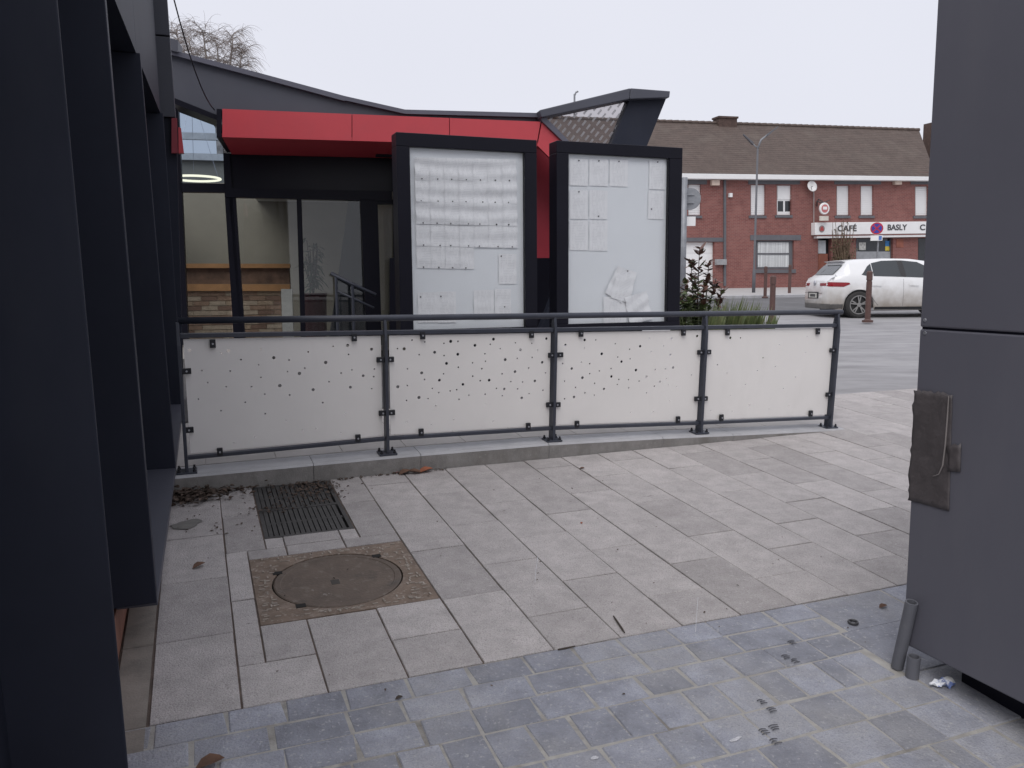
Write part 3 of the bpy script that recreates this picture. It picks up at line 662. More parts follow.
def print_mark(pxs, label):
    t = thing('shoe_print', label, 'print', Ghit(*pxs[0]), 'dark shoe prints on the setts')
    for i, (x, y) in enumerate(pxs):
        P = np.array(pav(Ghit(x, y)))
        for k in range(3):
            c = PV(P[0]+(k-1)*.011, P[1]+rnd.uniform(-.004, .004), .0052)
            w = rnd.uniform(.010, .019); bow = rnd.uniform(.002, .006)
            pts = [c+e2*w*u+e1*(bow*(1-u*u)) for u in (-1, -.5, 0, .5, 1)]
            MB().hexa([p-e1*.0022 for p in pts][:5]+[p+e1*.0022 for p in pts][::-1], [p-e1*.0022+nn*.0007 for p in pts]+[p+e1*.0022+nn*.0007 for p in pts][::-1]).build('tread_bar', SMUD, t)
print_mark([(792, 643.5), (786, 658), (795, 662)], 'dark tread print nearest the slab edge')
print_mark([(762, 703), (772, 711)], 'faint dark tread print in the middle of the setts')
print_mark([(764, 733), (774, 729), (775, 743)], 'dark tread print lowest on the setts')

# ================================================================== PAVILION
PU = np.array([math.cos(math.radians(13.3)), math.sin(math.radians(13.3)), 0]); PN = np.array([PU[1], -PU[0], 0])
PQ = atY(300, 282, 10.3)
def PP(px, py, off=0.): return hit(px, py, PQ+PN*off, PN)
zfl = T(*PQ[:2])+.02
pvn = thing('glazed_pavilion', 'modern grey pavilion with red fascia, glazed doors and folded roof edge', 'building', np.array([*PQ[:2], zfl]))
def pprism(name, px, off, thick, m, bevel=0, parent=None):
    return MB().prism([PP(x, y, off) for x, y in px], -PN*thick).build(name, m, parent or pvn, bevel=bevel)
# grey fascia + coping
pprism('roof_fascia', [(120, 38), (172, 51), (345, 98), (405, 111.5), (541, 115), (541, 123), (222, 113), (222, 119), (172, 98), (120, 78)], 1.0, .5, CLADM)
for p, q in (((120, 36), (258, 72.5)), ((258, 72.5), (345, 96.0)), ((345, 96.0), (405, 109.5)), ((405, 109.5), (541, 113))):
    d = 5.0 if p[0] < 340 else 4.2
    pprism('coping', [p, q, (q[0], q[1]+d), (p[0], p[1]+d)], 1.06, .62, COPE)
pprism('fascia_upstand', [(170, 38), (178, 40), (178, 52), (170, 50)], 1.1, .3, CLADM)
pprism('eaves_trim', [(172, 97), (222, 117), (222, 122), (172, 103)], 1.02, .5, FRAME)
# red canopy: front panels, soffit
rtop = lambda x: 108.8+(x-222)*.0405; rbot = lambda x: 137+(x-222)*.0285
xs_ = [222, 352, 449.5, 541]
for i in range(3):
    x0, x1 = xs_[i]+.35, xs_[i+1]-.35
    pprism('fascia_panel', [(x0, rtop(x0)), (x1, rtop(x1)), (x1-(4.5 if i == 2 else 0), rbot(x1)), (x0, rbot(x0))], 1.1, .05, RED)
pprism('fascia_backing', [(224, rtop(224)+1), (535, rtop(535)+1), (535, rbot(535)-1), (224, rbot(224)-1)], 1.045, .03, FRAME)
def sof(x, y0, o0, o1, rise):
    return PP(x, y0, o0), PP(x, y0, o0)-PN*(o0-o1)+Z3*rise
q0, q1 = sof(222, 137.3, 1.09, .02, -.02); q2, q3 = sof(541, rbot(541)+.3, 1.09, .02, -.02)
MB().prism([q0, q2, q3, q1], Z3*.04).build('soffit', RED, pvn)
ce = [PP(221.5, 109, 1.1), PP(221.5, 137.4, 1.1)]; 
MB().prism([ce[0], ce[1], ce[1]-PN*1.07, ce[0]-PN*1.07], -PU*.05).build('canopy_end', FRAME, pvn)
# folded right end of the canopy
pprism('fold_panel', [(542, 122.2), (564, 143), (610, 196), (590, 204), (549, 157), (537.5, 145.5)], 1.1, .05, RED)
pprism('fold_edge', [(539.5, 115), (545, 116.5), (574, 146), (625, 205), (611, 197), (564, 142.3), (542.5, 121.5)], 1.14, .6, COPE)
pprism('red_wall_shaded', [(528, 140), (600, 190), (600, 258), (528, 258)], .35, .1, mat('red_wall_shaded', (.33, .028, .045), .5, .1, 3))  # deeper red than the fascia: canopy shade is in the colour
pprism('front_wall', [(396, 150), (541, 150), (600, 195), (600, 259), (396, 259)], .24, .1, FRAME)
pprism('dark_plinth', [(390, 258), (600, 258), (600, 345), (390, 345)], .36, .1, FRAME)
pprism('roof_infill', [(376, 118), (541, 124), (541, 160), (376, 156)], .3, .1, FRAME)
# wing beam, leg, printed glass
pprism('wing_beam', [(539.5, 110), (630.4, 88), (629.6, 99), (541.5, 117.5)], 1.2, .22, CLADM, .01)
pprism('wing_beam', [(630.6, 88), (670.4, 91), (669.6, 97.5), (629.8, 99)], 1.2, .22, CLADM, .01)
pprism('raking_leg', [(629.6, 98), (666.8, 97.6), (648, 144), (576, 330), (540, 330), (612, 143)], 1.1, .16, CLADD, .01)
def frit(m, N, L, out):
    tc = N.new('ShaderNodeTexCoord'); mp = N.new('ShaderNodeMapping'); mp.inputs['Rotation'].default_value = (0, math.radians(-38), 0)
    L.new(tc.outputs['Object'], mp.inputs['Vector']); sp = N.new('ShaderNodeSeparateXYZ'); L.new(mp.outputs[0], sp.inputs[0])
    def saw(sock, fr):
        a = N.new('ShaderNodeMath'); a.operation = 'MULTIPLY'; a.inputs[1].default_value = fr; L.new(sock, a.inputs[0])
        b = N.new('ShaderNodeMath'); b.operation = 'FRACT'; L.new(a.outputs[0], b.inputs[0]); return b.outputs[0]
    a, b = saw(sp.outputs[0], 15.), saw(sp.outputs[2], 9.)
    l1 = N.new('ShaderNodeMath'); l1.operation = 'LESS_THAN'; l1.inputs[1].default_value = .34; L.new(a, l1.inputs[0])
    l2 = N.new('ShaderNodeMath'); l2.operation = 'LESS_THAN'; l2.inputs[1].default_value = .62; L.new(b, l2.inputs[0])
    mu = N.new('ShaderNodeMath'); mu.operation = 'MULTIPLY'; L.new(l1.outputs[0], mu.inputs[0]); L.new(l2.outputs[0], mu.inputs[1])
    m2 = N.new('ShaderNodeMath'); m2.operation = 'MULTIPLY'; m2.inputs[1].default_value = .55; L.new(mu.outputs[0], m2.inputs[0])
    df = N.new('ShaderNodeBsdfTranslucent'); df.inputs[0].default_value = (.8, .8, .8, 1); mx = N.new('ShaderNodeMixShader')
    L.new(m2.outputs[0], mx.inputs[0]); L.new(out, mx.inputs[1]); L.new(df.outputs[0], mx.inputs[2]); return mx.outputs[0]
FRIT = glass('printed_glass', (.78, .76, .76), 1.45, extra=frit)
pprism('wing_glass', [(543.5, 117.2), (629, 99.2), (612, 143), (574, 196), (566, 142)], 1.02, .012, FRIT)
# body behind: roof, side and back walls
zr = PP(222, 119, 0)[2]
BK = 6.0
Lp, Rp = PP(60, 200, 0), PP(400, 200, 0)
Lp[2] = Rp[2] = zfl
INW = mat('interior_wall', (.29, .27, .23), .8, .1, 1.2); 
CEIL = mat('ceiling_white', (.6, .6, .6), .8)
hgt = PP(541, 121, 1.0)[2]-.32-zfl
Lb = PP(226, 200, 0); Lb[2] = zfl; hlow = PP(200, 158, -BK)[2]-zfl
MB().prism([Lb-PN*BK, Rp-PN*BK, Rp-PN*BK+Z3*hgt, Lb-PN*BK+Z3*hgt], -PN*.2).build('back_wall', INW, pvn)
MB().prism([Lp-PN*BK, Lb-PN*BK, Lb-PN*BK+Z3*hlow, Lp-PN*BK+Z3*hlow], -PN*.2).build('back_wall', INW, pvn)
for zz in (hlow-.05, hlow+.32): MB().prism([Lp-PN*(BK-.1)+Z3*zz, Lb-PN*(BK-.1)+Z3*zz, Lb-PN*(BK-.1)+Z3*(zz+.12), Lp-PN*(BK-.1)+Z3*(zz+.12)], -PN*.1).build('beam', CEIL, pvn)
MB().prism([Lp, Lp-PN*BK, Lp-PN*BK+Z3*hgt, Lp+Z3*hgt], -PU*.2).build('side_wall', INW, pvn)
Rw = PP(398, 300, 0); Rw[2] = zfl
MB().prism([Rw, Rw-PN*BK, Rw-PN*BK+Z3*hgt, Rw+Z3*hgt], PU*.2).build('side_wall', INW, pvn)
MB().prism([Lb+Z3*hgt, Rw+Z3*hgt, Rw-PN*BK+Z3*hgt, Lb-PN*BK+Z3*hgt], Z3*.15).build('ceiling', CEIL, pvn)
MB().prism([Lb+Z3*(hgt+.16)+PN*.4, Rp+PU*1.9+Z3*(hgt+.16)+PN*.4, Rp+PU*1.9-PN*BK+Z3*(hgt+.16), Lb-PN*BK+Z3*(hgt+.16)], Z3*.1).build('roof_deck', CLADM, pvn)
MB().prism([Lp, Rw, Rw-PN*BK, Lp-PN*BK], -Z3*.1).build('floor', mat('interior_floor', (.22, .2, .18), .4, .1, 3), pvn)
# glazing frames
def bar(px, off=.0, thick=.1, m=FRAME, name='mullion'): return pprism(name, px, off, thick, m)
bar([(172, 100), (178, 102), (188.5, 345), (176, 345)])
bar([(222, 118), (227, 120), (243.5, 345), (234, 345), (224.5, 192)])
bar([(228.5, 190), (235.5, 197), (245.5, 345), (241, 345)], -.0, .08, name='door_frame')
bar([(180, 183), (225, 183.5), (225.5, 192.5), (181, 192)], name='transom')
bar([(225, 188), (392, 191), (392, 201), (236, 197.5), (225, 197)], .02, name='door_head')
bar([(296.5, 197), (301.5, 197), (306, 345), (301, 345)], name='door_frame')
bar([(360, 199), (377.5, 200), (382, 345), (367, 345)], .02, name='door_frame')
bar([(393, 195), (402, 195), (404, 345), (395, 345)])
bar([(377, 199), (394, 199.5), (394, 204), (377.5, 204)], name='transom')
pprism('transom_panel', [(226, 150), (395, 154), (395, 191.5), (226, 188.5)], -.02, .05, mat('dark_spandrel', (.007, .007, .012), .3, .1, 2, spec=.2))
for px in ([(178, 103), (222, 120), (224.5, 183), (180, 183)], [(181, 192), (225, 192.5), (233, 345), (188, 345)], [(236, 197.5), (296.5, 198), (301, 345), (245.5, 345)],
           [(301.5, 198), (360, 199), (367, 345), (306, 345)], [(377.5, 204), (394, 204), (395, 345), (382, 345)]):
    pprism('pane', px, -.045, .012, TINT if px[0] == (178, 103) else GLASS)
# ---- inside
IB = overlay(mat('interior_brick', (.36, .27, .20), .85, .25, 5, streak=(1, 1, 4)), (.55, .49, .42), 6, .5, .6, .8, streak=(.6, .6, 2.6))
ctr = thing('reception_counter', 'brick faced counter with orange wood ledges behind the pavilion glass', 'counter', PP(240, 330, -3.0))
MB().prism([PP(x, y, -3.0) for x, y in ((176, 291), (291, 290), (292, 345), (176, 345))], -PN*.5).build('brick_front', IB, ctr)
MB().prism([PP(x, y, -3.1) for x, y in ((176, 268), (289, 268), (290, 284), (176, 284))], -PN*.4).build('back_panel', mat('counter_brown', (.16, .10, .075), .7, .4, 6), ctr)
BRK = [mat('counter_brick_%d' % i, c, .85, .2, 14) for i, c in enumerate([(.30, .2, .15), (.42, .34, .27), (.22, .14, .11), (.36, .27, .2)])]
k0 = PP(176, 291.6, -2.985); k1 = PP(280.5, 291.6, -2.985); wid = float((k1-k0)@PU); r7 = random.Random(2)
for row in range(9):
    x = -.12*(row % 2)
    while x < wid:
        xa, xb = max(0, x)+.005, min(wid, x+.24)-.005
        if xb-xa > .03:
            q0 = k0+PU*xa-Z3*(.075*row+.07); MB().prism([q0, k0+PU*xb-Z3*(.075*row+.07), k0+PU*xb-Z3*(.075*row+.006), k0+PU*xa-Z3*(.075*row+.006)], -PN*.05).build('brick', BRK[r7.choice((0, 0, 1, 1, 2, 3))], ctr)
        x += .24
OR_ = mat('ledge_wood', (.42, .22, .10), .5, .15, 4)
for y0, y1, o_ in ((263.5, 268, -3.02), (284, 291, -2.94)):
    MB().prism([PP(x, y, o_) for x, y in ((176, y0), (290, y0+.3), (290, y1), (176, y1))], -PN*.5).build('ledge', OR_, ctr)
MB().prism([PP(x, y, -2.9) for x, y in ((281, 289), (292, 289), (294, 345), (283, 345))], -PN*.3).build('end_post', CEIL, ctr)
slw = thing('reflection_panel', 'dark slanted panel standing in for a reflection in the pavilion doors', 'panel', PP(345, 330, -1.6))
MB().prism([PP(x, y, -1.6) for x, y in ((349, 196), (366, 196), (372, 345), (328, 345), (337, 285))], -PN*.12).build('slanted_panel', mat('blue_dark', (.05, .055, .075), .5), slw)  # stands in for a dark slanted reflection in the door glass
# ring lamp
lp_ = thing('ring_lamp', 'glowing ring lamp hanging behind the upper pavilion window', 'lamp', PP(198, 178, -2.2))
mb = MB(); c = PP(196, 178.5, -2.2); n_ = 40
for i in range(n_):
    q = 6.2832*i/n_
    for j in range(8):
        w = 6.2832*j/8; rr = .33+.02*math.cos(w); mb.v.append(c+PU*rr*math.cos(q)+PN*rr*math.sin(q)+Z3*.016*math.sin(w))
mb.f = [(i*8+j, ((i+1) % n_)*8+j, ((i+1) % n_)*8+(j+1) % 8, i*8+(j+1) % 8) for i in range(n_) for j in range(8)]
mb.build('light_ring', emit('lamp_glow', (1, .86, .6), 2.2), lp_, smooth=True)
for q in (0.3, 2.4, 4.5):
    P = c+PU*.33*math.cos(q)+PN*.33*math.sin(q); MB().tube([P, c+Z3*1.2], .003, 5).build('suspension_wire', STEEL, lp_)
# pot plant inside
pt = thing('pot_plant', 'leafy green plant in a dark red pot behind the glass door', 'plant', PP(315, 335, -.9))
pc = PP(315, 330, -.9); pz = PP(315, 293, -.9)[2]; pc0 = np.array([pc[0], pc[1], zfl])
MB().lathe(pc0, [(.13, 0), (.15, .1), (.17, pz-zfl-.03), (.18, pz-zfl-.02), (.18, pz-zfl), (.15, pz-zfl)], Z3, 20).build('pot', mat('pot_red', (.10, .02, .03), .4), pt)
LEAFD = mat('leaf_dark', (.035, .07, .035), .5, .3, 12)
def frond_leaf(mb, P, d, L, w, droop, up=Z3):
    d = _u(np.array(d)); s = np.cross(d, up); s = _u(s) if np.linalg.norm(s) > 1e-4 else np.array([1., 0, 0]); k = len(mb.v)
    for t, q in ((0, .15), (.35, 1), (.7, .8), (1, .05)):
        c_ = P+d*L*t-Z3*droop*L*t*t; mb.v += [c_-s*w*q, c_+Z3*w*.15*q, c_+s*w*q]
    for i in range(3):
        for j in range(2): mb.f.append((k+i*3+j, k+(i+1)*3+j, k+(i+1)*3+j+1, k+i*3+j+1))
r4 = random.Random(21); st_ = MB(); lv = MB()
for i in range(11):
    q = r4.uniform(0, 6.28); h = r4.uniform(.35, .75); tip = np.array([pc[0]+math.cos(q)*.18*r4.random(), pc[1]+math.sin(q)*.18*r4.random(), pz+h])
    b_ = np.array([pc[0], pc[1], pz-.03]); st_.tube([b_, (b_+tip)/2+np.array([.02*math.cos(q), .02*math.sin(q), .03]), tip], .006, 5)
    for j in range(12):
        t = r4.uniform(.2, 1.05); P = b_+(tip-b_)*t; a = r4.uniform(0, 6.28); frond_leaf(lv, P, (math.cos(a), math.sin(a), r4.uniform(-.2, .6)), r4.uniform(.12, .24), r4.uniform(.014, .03), r4.uniform(.2, .8))
st_.build('stem', TWIG, pt); lv.build('foliage', LEAFD, pt)
# handrail by the steps in front of the doors
hr = thing('step_handrail', 'black sloping handrail in front of the glass doors', 'handrail', PP(350, 335, .5))
def hp(x, y, o=.5): return PP(x, y, o)
MB().tube([hp(330.8, 273), hp(352, 284), hp(376, 295)], .022, 8).build('rail', RAIL, hr, smooth=True)
MB().tube([hp(337, 291), hp(374, 308)], .014, 8).build('rail', RAIL, hr, smooth=True)
for x, y in ((336, 277), (352.5, 285)):
    P = hp(x, y); MB().tube([np.array([P[0], P[1], T(P[0], P[1])]), P], .018, 6).build('post', RAIL, hr)
# overhead cable
cp = [Aat(172, -8, a5+.2)] ; q_ = PP(214.5, 110, 1.12)
mid = [cp[0]*(1-t)+q_*t-Z3*.16*4*t*(1-t) for t in (.0, .15, .3, .45, .6, .75, .9, 1)]
tag(MB().tube(mid, .006, 6).build('overhead_cable', FRAME, smooth=True), 'black cable sagging from the left building to the red canopy', 'cable')

# ================================================================== NOTICE BOARDS
BU = np.array([c2[0], c2[1], 0]); BN = np.array([BU[1], -BU[0], 0])
BQ = atY(466, 240, 7.92)
def BF(px, py, off=0.): return hit(px, py, BQ+BN*off, BN)
INK = (.34, .35, .38)
def paper_mat(i):
    nm = 'paper_%d' % i
    if nm in MATS: return MATS[nm]
    m = mat(nm, (.90, .90, .92), .8, .02, 3); N, L = nodes(m); b = N['Principled BSDF']; src = b.inputs['Base Color'].links[0].from_socket
    tc = N.new('ShaderNodeTexCoord'); sp = N.new('ShaderNodeSeparateXYZ'); L.new(tc.outputs['Object'], sp.inputs[0])
    def mth(op, a, v): 
        n = N.new('ShaderNodeMath'); n.operation = op
        L.new(a, n.inputs[0]) if not isinstance(a, float) else None
        if isinstance(v, float): n.inputs[1].default_value = v
        else: L.new(v, n.inputs[1])
        return n.outputs[0]
    z = mth('FRACT', mth('MULTIPLY', sp.outputs[2], 64.+i*5), 0.)
    ln = mth('LESS_THAN', z, .45)
    nz = N.new('ShaderNodeTexNoise'); nz.inputs['Scale'].default_value = 30+7*i; mp = N.new('ShaderNodeMapping'); mp.inputs['Scale'].default_value = (1, 1, .35); mp.inputs['Location'].default_value = (i*.7, 0, 0)
    L.new(tc.outputs['Object'], mp.inputs['Vector']); L.new(mp.outputs[0], nz.inputs['Vector'])
    bl = mth('GREATER_THAN', nz.outputs['Fac'], .47); f = mth('MULTIPLY', mth('MULTIPLY', ln, bl), .2)
    gx = N.new('ShaderNodeMath'); gx.operation = 'ABSOLUTE'; L.new(sp.outputs[0], gx.inputs[0])
    f = mth('MULTIPLY', f, mth('LESS_THAN', gx.outputs[0], .072))
    mx = N.new('ShaderNodeMix'); mx.data_type = 'RGBA'; L.new(f, mx.inputs[0]); L.new(src, mx.inputs[6]); mx.inputs[7].default_value = (*INK, 1); L.new(mx.outputs[2], b.inputs['Base Color'])
    return m
ORDS = ['first', 'second', 'third', 'fourth', 'fifth', 'sixth', 'seventh']
def board(inner, outer, label):
    TL, TR, BR, BL = [BF(*p) for p in inner]
    uL = ((TL+BL)/2)@BU; uR = ((TR+BR)/2)@BU; zt = (TL[2]+TR[2])/2; z0 = (BL[2]+BR[2])/2
    o = [BF(*p) for p in outer]; oL, oR, oT, oB = o[0]@BU, o[1]@BU, o[2][2], min(o[3][2], z0-.07)
    base_ = BQ-BU*(BQ@BU)
    P = lambda u, z, off=0.: np.array([*(base_+BU*u+BN*off)[:2], z])
    ub = (uL+uR)/2; gz = T(*P(ub, 0)[:2])
    t = thing('notice_board', label, 'notice board', P(ub, gz))
    for nm, (u0, u1, a, b) in (('frame_top', (oL, oR, zt, oT)), ('frame_bottom', (oL, oR, oB, z0)), ('frame_side', (oL, uL, z0, zt)), ('frame_side', (uR, oR, z0, zt))):
        MB().prism([P(u0, a, .03), P(u1, a, .03), P(u1, b, .03), P(u0, b, .03)], -BN*.19).build(nm, FRAME, t, bevel=.006)
    MB().prism([P(uL, z0, -.03), P(uR, z0, -.03), P(uR, zt, -.03), P(uL, zt, -.03)], -BN*.05).build('back_panel', WHITEB, t)
    MB().prism([P(uL, z0, .022), P(uR, z0, .022), P(uR, zt, .022), P(uL, zt, .022)], -BN*.006).build('glass_pane', PANE, t)
    MB().prism([P(ub-.3, gz-.05, -.02), P(ub+.3, gz-.05, -.02), P(ub+.3, oB+.002, -.02), P(ub-.3, oB+.002, -.02)], -BN*.1).build('pedestal', FRAME, t)
    return P
def sheet(px0, py0, px1, py1, label, wr=0., rot=0., seed=0, pin=None, tone=0, off=-.024, group='papers pinned in the notice boards'):
    c_ = BF((px0+px1)/2, (py0+py1)/2, off); w = abs((BF(px1, py0, off)-BF(px0, py0, off))@BU)/2; h = abs(BF(px0, py0, off)[2]-BF(px0, py1, off)[2])/2; ucen = float(BF(466, 230)@BU)
    r5 = random.Random(seed); me = bpy.data.meshes.new('paper_sheet'); n_ = 11; V = []; ph = r5.uniform(0, 6)
    for j in range(n_+1):
        for i in range(n_+1):
            x, z = (i/n_*2-1)*w, (j/n_*2-1)*h
            xg = float(c_@BU)+x-ucen; y = wr*(math.sin((z-.10*xg*xg)*44+seed)*.7+math.sin((z+.16*xg)*27+seed*2)*.35+.25*math.sin(xg*13+z*20))*(1-.6*abs(j/n_*2-1)**4) + .0012*r5.random()
            V.append((x, -abs(wr)*1.2-.001+y, z))
    F = [(j*(n_+1)+i, j*(n_+1)+i+1, (j+1)*(n_+1)+i+1, (j+1)*(n_+1)+i) for j in range(n_) for i in range(n_)]
    me.from_pydata(V, [], F); me.materials.append(paper_mat(tone)); me.polygons.foreach_set('use_smooth', [True]*len(F))
    o = bpy.data.objects.new('paper_sheet', me); COL.objects.link(o); o.location = tuple(c_)
    o.rotation_euler = Matrix(((BU[0], -BN[0], 0), (BU[1], -BN[1], 0), (0, 0, 1))).to_euler()
    if rot: o.rotation_euler = (Matrix(((BU[0], -BN[0], 0), (BU[1], -BN[1], 0), (0, 0, 1))) @ Matrix.Rotation(rot, 3, 'Y')).to_euler()
    tag(o, label, 'paper', group)
    if pin is not None:
        pm = bpy.data.meshes.new('pin'); bm = bmesh.new(); bmesh.ops.create_cone(bm, cap_ends=True, segments=8, radius1=.007, radius2=.005, depth=.012); bmesh.ops.rotate(bm, verts=bm.verts, cent=(0, 0, 0), matrix=Matrix.Rotation(math.pi/2, 3, 'X'))
        bmesh.ops.translate(bm, verts=bm.verts, vec=(pin[0]*w, -wr-.006, pin[1]*h)); bm.to_mesh(pm); bm.free(); pm.materials.append(CLAMP)
        po = bpy.data.objects.new('pin', pm); COL.objects.link(po); po.parent = o
board([(408.5, 148), (523.7, 152), (524.7, 328), (413.4, 328.7)], [(397.5, 230), (536, 230), (466, 136.5), (466, 336)], 'left black framed notice board covered with rows of wrinkled papers')
board([(567.5, 154.4), (668.4, 158), (665.5, 320.5), (567.5, 325)], [(555.5, 230), (679.8, 230), (618, 144.5), (618, 330.5)], 'right black framed notice board with few papers and a crumpled pile')
z7 = lambda x, y: (400+x/4.04, 140+y/4.04); z8 = lambda x, y: (555+x/4.04, 145+y/4.04)
for r in range(5):
    for c in range(7 if r < 4 else 4):
        x0, x1 = 58+c*58.6+r*2.0, 58+(c+1)*58.6+r*2.0-1; y0 = 72+r*89+c*1.2
        p0, p1 = z7(x0, y0), z7(x1, y0+90)
        sheet(*p0, *p1, '%s paper from the left in the %s row of the left notice board' % (ORDS[c], ['top', 'second', 'third', 'fourth', 'short fifth'][r]), [.014, .015, .014, .007, .004][r], 0, r*3+1, (rnd.uniform(-.3, .3), -.9), (c+r) % 4)
for i, (a, b, lab, pin) in enumerate([((398, 460), (470, 582), 'paper alone at the right edge below the rows of the left notice board', (-.7, .85)),
        ((72, 615), (150, 738), 'leftmost of the papers along the bottom of the left notice board', (-.7, .7)), ((150, 612), (226, 738), 'second of the papers along the bottom of the left notice board', (-.6, .7)),
        ((298, 606), (380, 724), 'third of the papers along the bottom of the left notice board', None), ((382, 602), (448, 722), 'rightmost of the papers along the bottom of the left notice board', (.2, -.2))]):
    sheet(*z7(*a), *z7(*b), lab, .004, 0, 40+i, pin, i % 4)
for i, (a, b, lab, pin) in enumerate([((58, 55), (133, 165), 'top left paper on the right notice board', (0, .85)), ((138, 56), (214, 166), 'second paper in the top row of the right notice board', (0, .85)), ((220, 58), (294, 168), 'third paper in the top row of the right notice board', (0, .85)),
        ((380, 60), (445, 180), 'upper of the two papers down the right edge of the right notice board', (0, .85)), ((376, 184), (440, 300), 'lower of the two papers down the right edge of the right notice board', (-.6, -.3)),
        ((58, 182), (133, 300), 'first paper in the second row of the right notice board', (0, .88)), ((138, 183), (212, 300), 'second paper in the second row of the right notice board', (0, -.8)),
        ((58, 304), (134, 426), 'first paper in the third row of the right notice board', None), ((138, 304), (212, 428), 'second paper in the third row of the right notice board', None)]):
    sheet(*z8(*a), *z8(*b), lab, .002, 0, 60+i, pin, (i+1) % 4)
sheet(*z8(195, 612), *z8(288, 722), 'blank paper slumped at the bottom of the right notice board, left of the pile', .004, 0, 81, None, 1, off=-.022)
sheet(*z8(288, 600), *z8(380, 718), 'crumpled paper at the bottom of the right notice board, right of the pile', .014, -.25, 82, None, 2, off=-.020)
sheet(*z8(222, 500), *z8(300, 625), 'tilted paper behind the topmost one of the pile on the right notice board', .008, .5, 83, None, 3, off=-.018)
sheet(*z8(238, 500), *z8(316, 630), 'topmost tilted printed paper of the slumped pile on the right notice board', .006, .28, 84, (0, .9), 0, off=-.010)

# ================================================================== BRICK HOUSE
def brick_mat():
    m = bpy.data.materials.new('house_brick'); m.use_nodes = True; N, L = nodes(m); b = N['Principled BSDF']; b.inputs['Roughness'].default_value = .9
    tc = N.new('ShaderNodeTexCoord'); mp = N.new('ShaderNodeMapping'); mp.inputs['Rotation'].default_value = (math.radians(90), 0, 0)
    an = math.atan2(HU[1], HU[0]); mp2 = N.new('ShaderNodeMapping'); mp2.inputs['Rotation'].default_value = (0, 0, -an)
    L.new(tc.outputs['Object'], mp2.inputs['Vector']); L.new(mp2.outputs[0], mp.inputs['Vector'])
    br = N.new('ShaderNodeTexBrick'); br.inputs['Scale'].default_value = 1; br.inputs['Brick Width'].default_value = .22; br.inputs['Row Height'].default_value = .07; br.inputs['Mortar Size'].default_value = .006
    br.inputs['Color1'].default_value = (.24, .088, .075, 1); br.inputs['Color2'].default_value = (.185, .066, .058, 1); br.inputs['Mortar'].default_value = (.27, .18, .165, 1)
    L.new(mp.outputs[0], br.inputs['Vector']); L.new(br.outputs[0], b.inputs['Base Color'])
    overlay(m, (.30, .15, .13), 1.1, .5, .72, .45); overlay(m, (.12, .045, .04), 2.4, .52, .7, .4, seed=3.)
    return m
HB = brick_mat()
ROOF = overlay(mat('roof_tiles', (.10, .074, .063), .85, .2, 2.2, .4, 12, streak=(1, 1, 1)), (.068, .05, .044), 9, .48, .62, .7, streak=(1, 1, 3))
overlay(ROOF, (.13, .107, .09), .8, .5, .7, .5, seed=2)
HT = mat('house_stone', (.12, .122, .135), .8, .1, 4); WPVC = mat('white_pvc', (.78, .78, .78), .5, .03, 2); HDARK = mat('dark_pane', (.025, .028, .032), .1)
hs_ = thing('brick_house', 'long two-storey red brick house with brown tiled roof and white eaves', 'house', np.array([*HF(760, 289)[:2], T(*HF(760, 289)[:2])]))
def hprism(name, px, off, thick, m, parent=None, bevel=0): return MB().prism([HF(x, y, off) for x, y in px], -HN*thick).build(name, m, parent or hs_, bevel=bevel)
def hrect(name, x0, y0, x1, y1, off, thick, m, parent=None): return hprism(name, [(x0, y0), (x1, y0), (x1, y1), (x0, y1)], off, thick, m, parent)
# wall, split by windows only in depth: the windows sit on a wall set behind reveals
ops = [(688, 184.5, 701, 215.5), (750.5, 184.8, 765.5, 215.5), (776.8, 185.2, 791.5, 215), (836.5, 185.6, 849.5, 215.5), (860.5, 185.8, 873.5, 215.5), (915, 186.4, 928, 215.8),
       (676, 242, 714.5, 291), (756, 240.5, 794, 269), (818, 238, 831, 285), (856, 238, 893, 284), (918, 238, 935, 284)]
xsb = sorted(set([520, 940]+[v for o in ops for v in (o[0], o[2])])); ysb = sorted(set([172, 300]+[v for o in ops for v in (o[1], o[3])]))
wl_ = MB()
for i in range(len(xsb)-1):
    run = None
    for j in range(len(ysb)):
        solid_ = j < len(ysb)-1 and not any(o[0] < (xsb[i]+xsb[i+1])/2 < o[2] and o[1] < (ysb[j]+ysb[j+1])/2 < o[3] for o in ops)
        if solid_ and run is None: run = j
        if not solid_ and run is not None:
            wl_.prism([HF(x, y) for x, y in ((xsb[i], ysb[run]), (xsb[i+1], ysb[run]), (xsb[i+1], ysb[j]), (xsb[i], ysb[j]))], -HN*.3); run = None
wl_.build('wall', HB, hs_)
hrect('inner_wall', 522, 173, 938, 298, -.42, .1, HDARK)
# upper windows with roller shutters
for i, o in enumerate(ops[:6]):
    w = hrect('window', o[0]+.2, o[1]+.2, o[2]-.2, o[3]-.2, -.13, .06, WPVC)
    if i == 2:
        for x0, x1 in ((777.8, 783.2), (785, 790.5)): hrect('pane', x0, 201, x1, 211.5, -.125, .02, HDARK, w)
        hrect('shutter', 777.5, 185.6, 791, 199.5, -.10, .03, WPVC, w)
    else:
        sh = MB(); n_ = 14
        for k in range(n_):
            ya = o[1]+.3+(o[3]-o[1]-.8)*k/n_; yb = o[1]+.3+(o[3]-o[1]-.8)*(k+.86)/n_
            sh.prism([HF(x, y, -.105) for x, y in ((o[0]+.5, ya), (o[2]-.5, ya), (o[2]-.5, yb), (o[0]+.5, yb))], -HN*.02)
        sh.build('shutter', WPVC, w)
    hrect('sill', o[0]-1.2, o[3]+.1, o[2]+1.2, o[3]+2.6, .06, .2, HT)
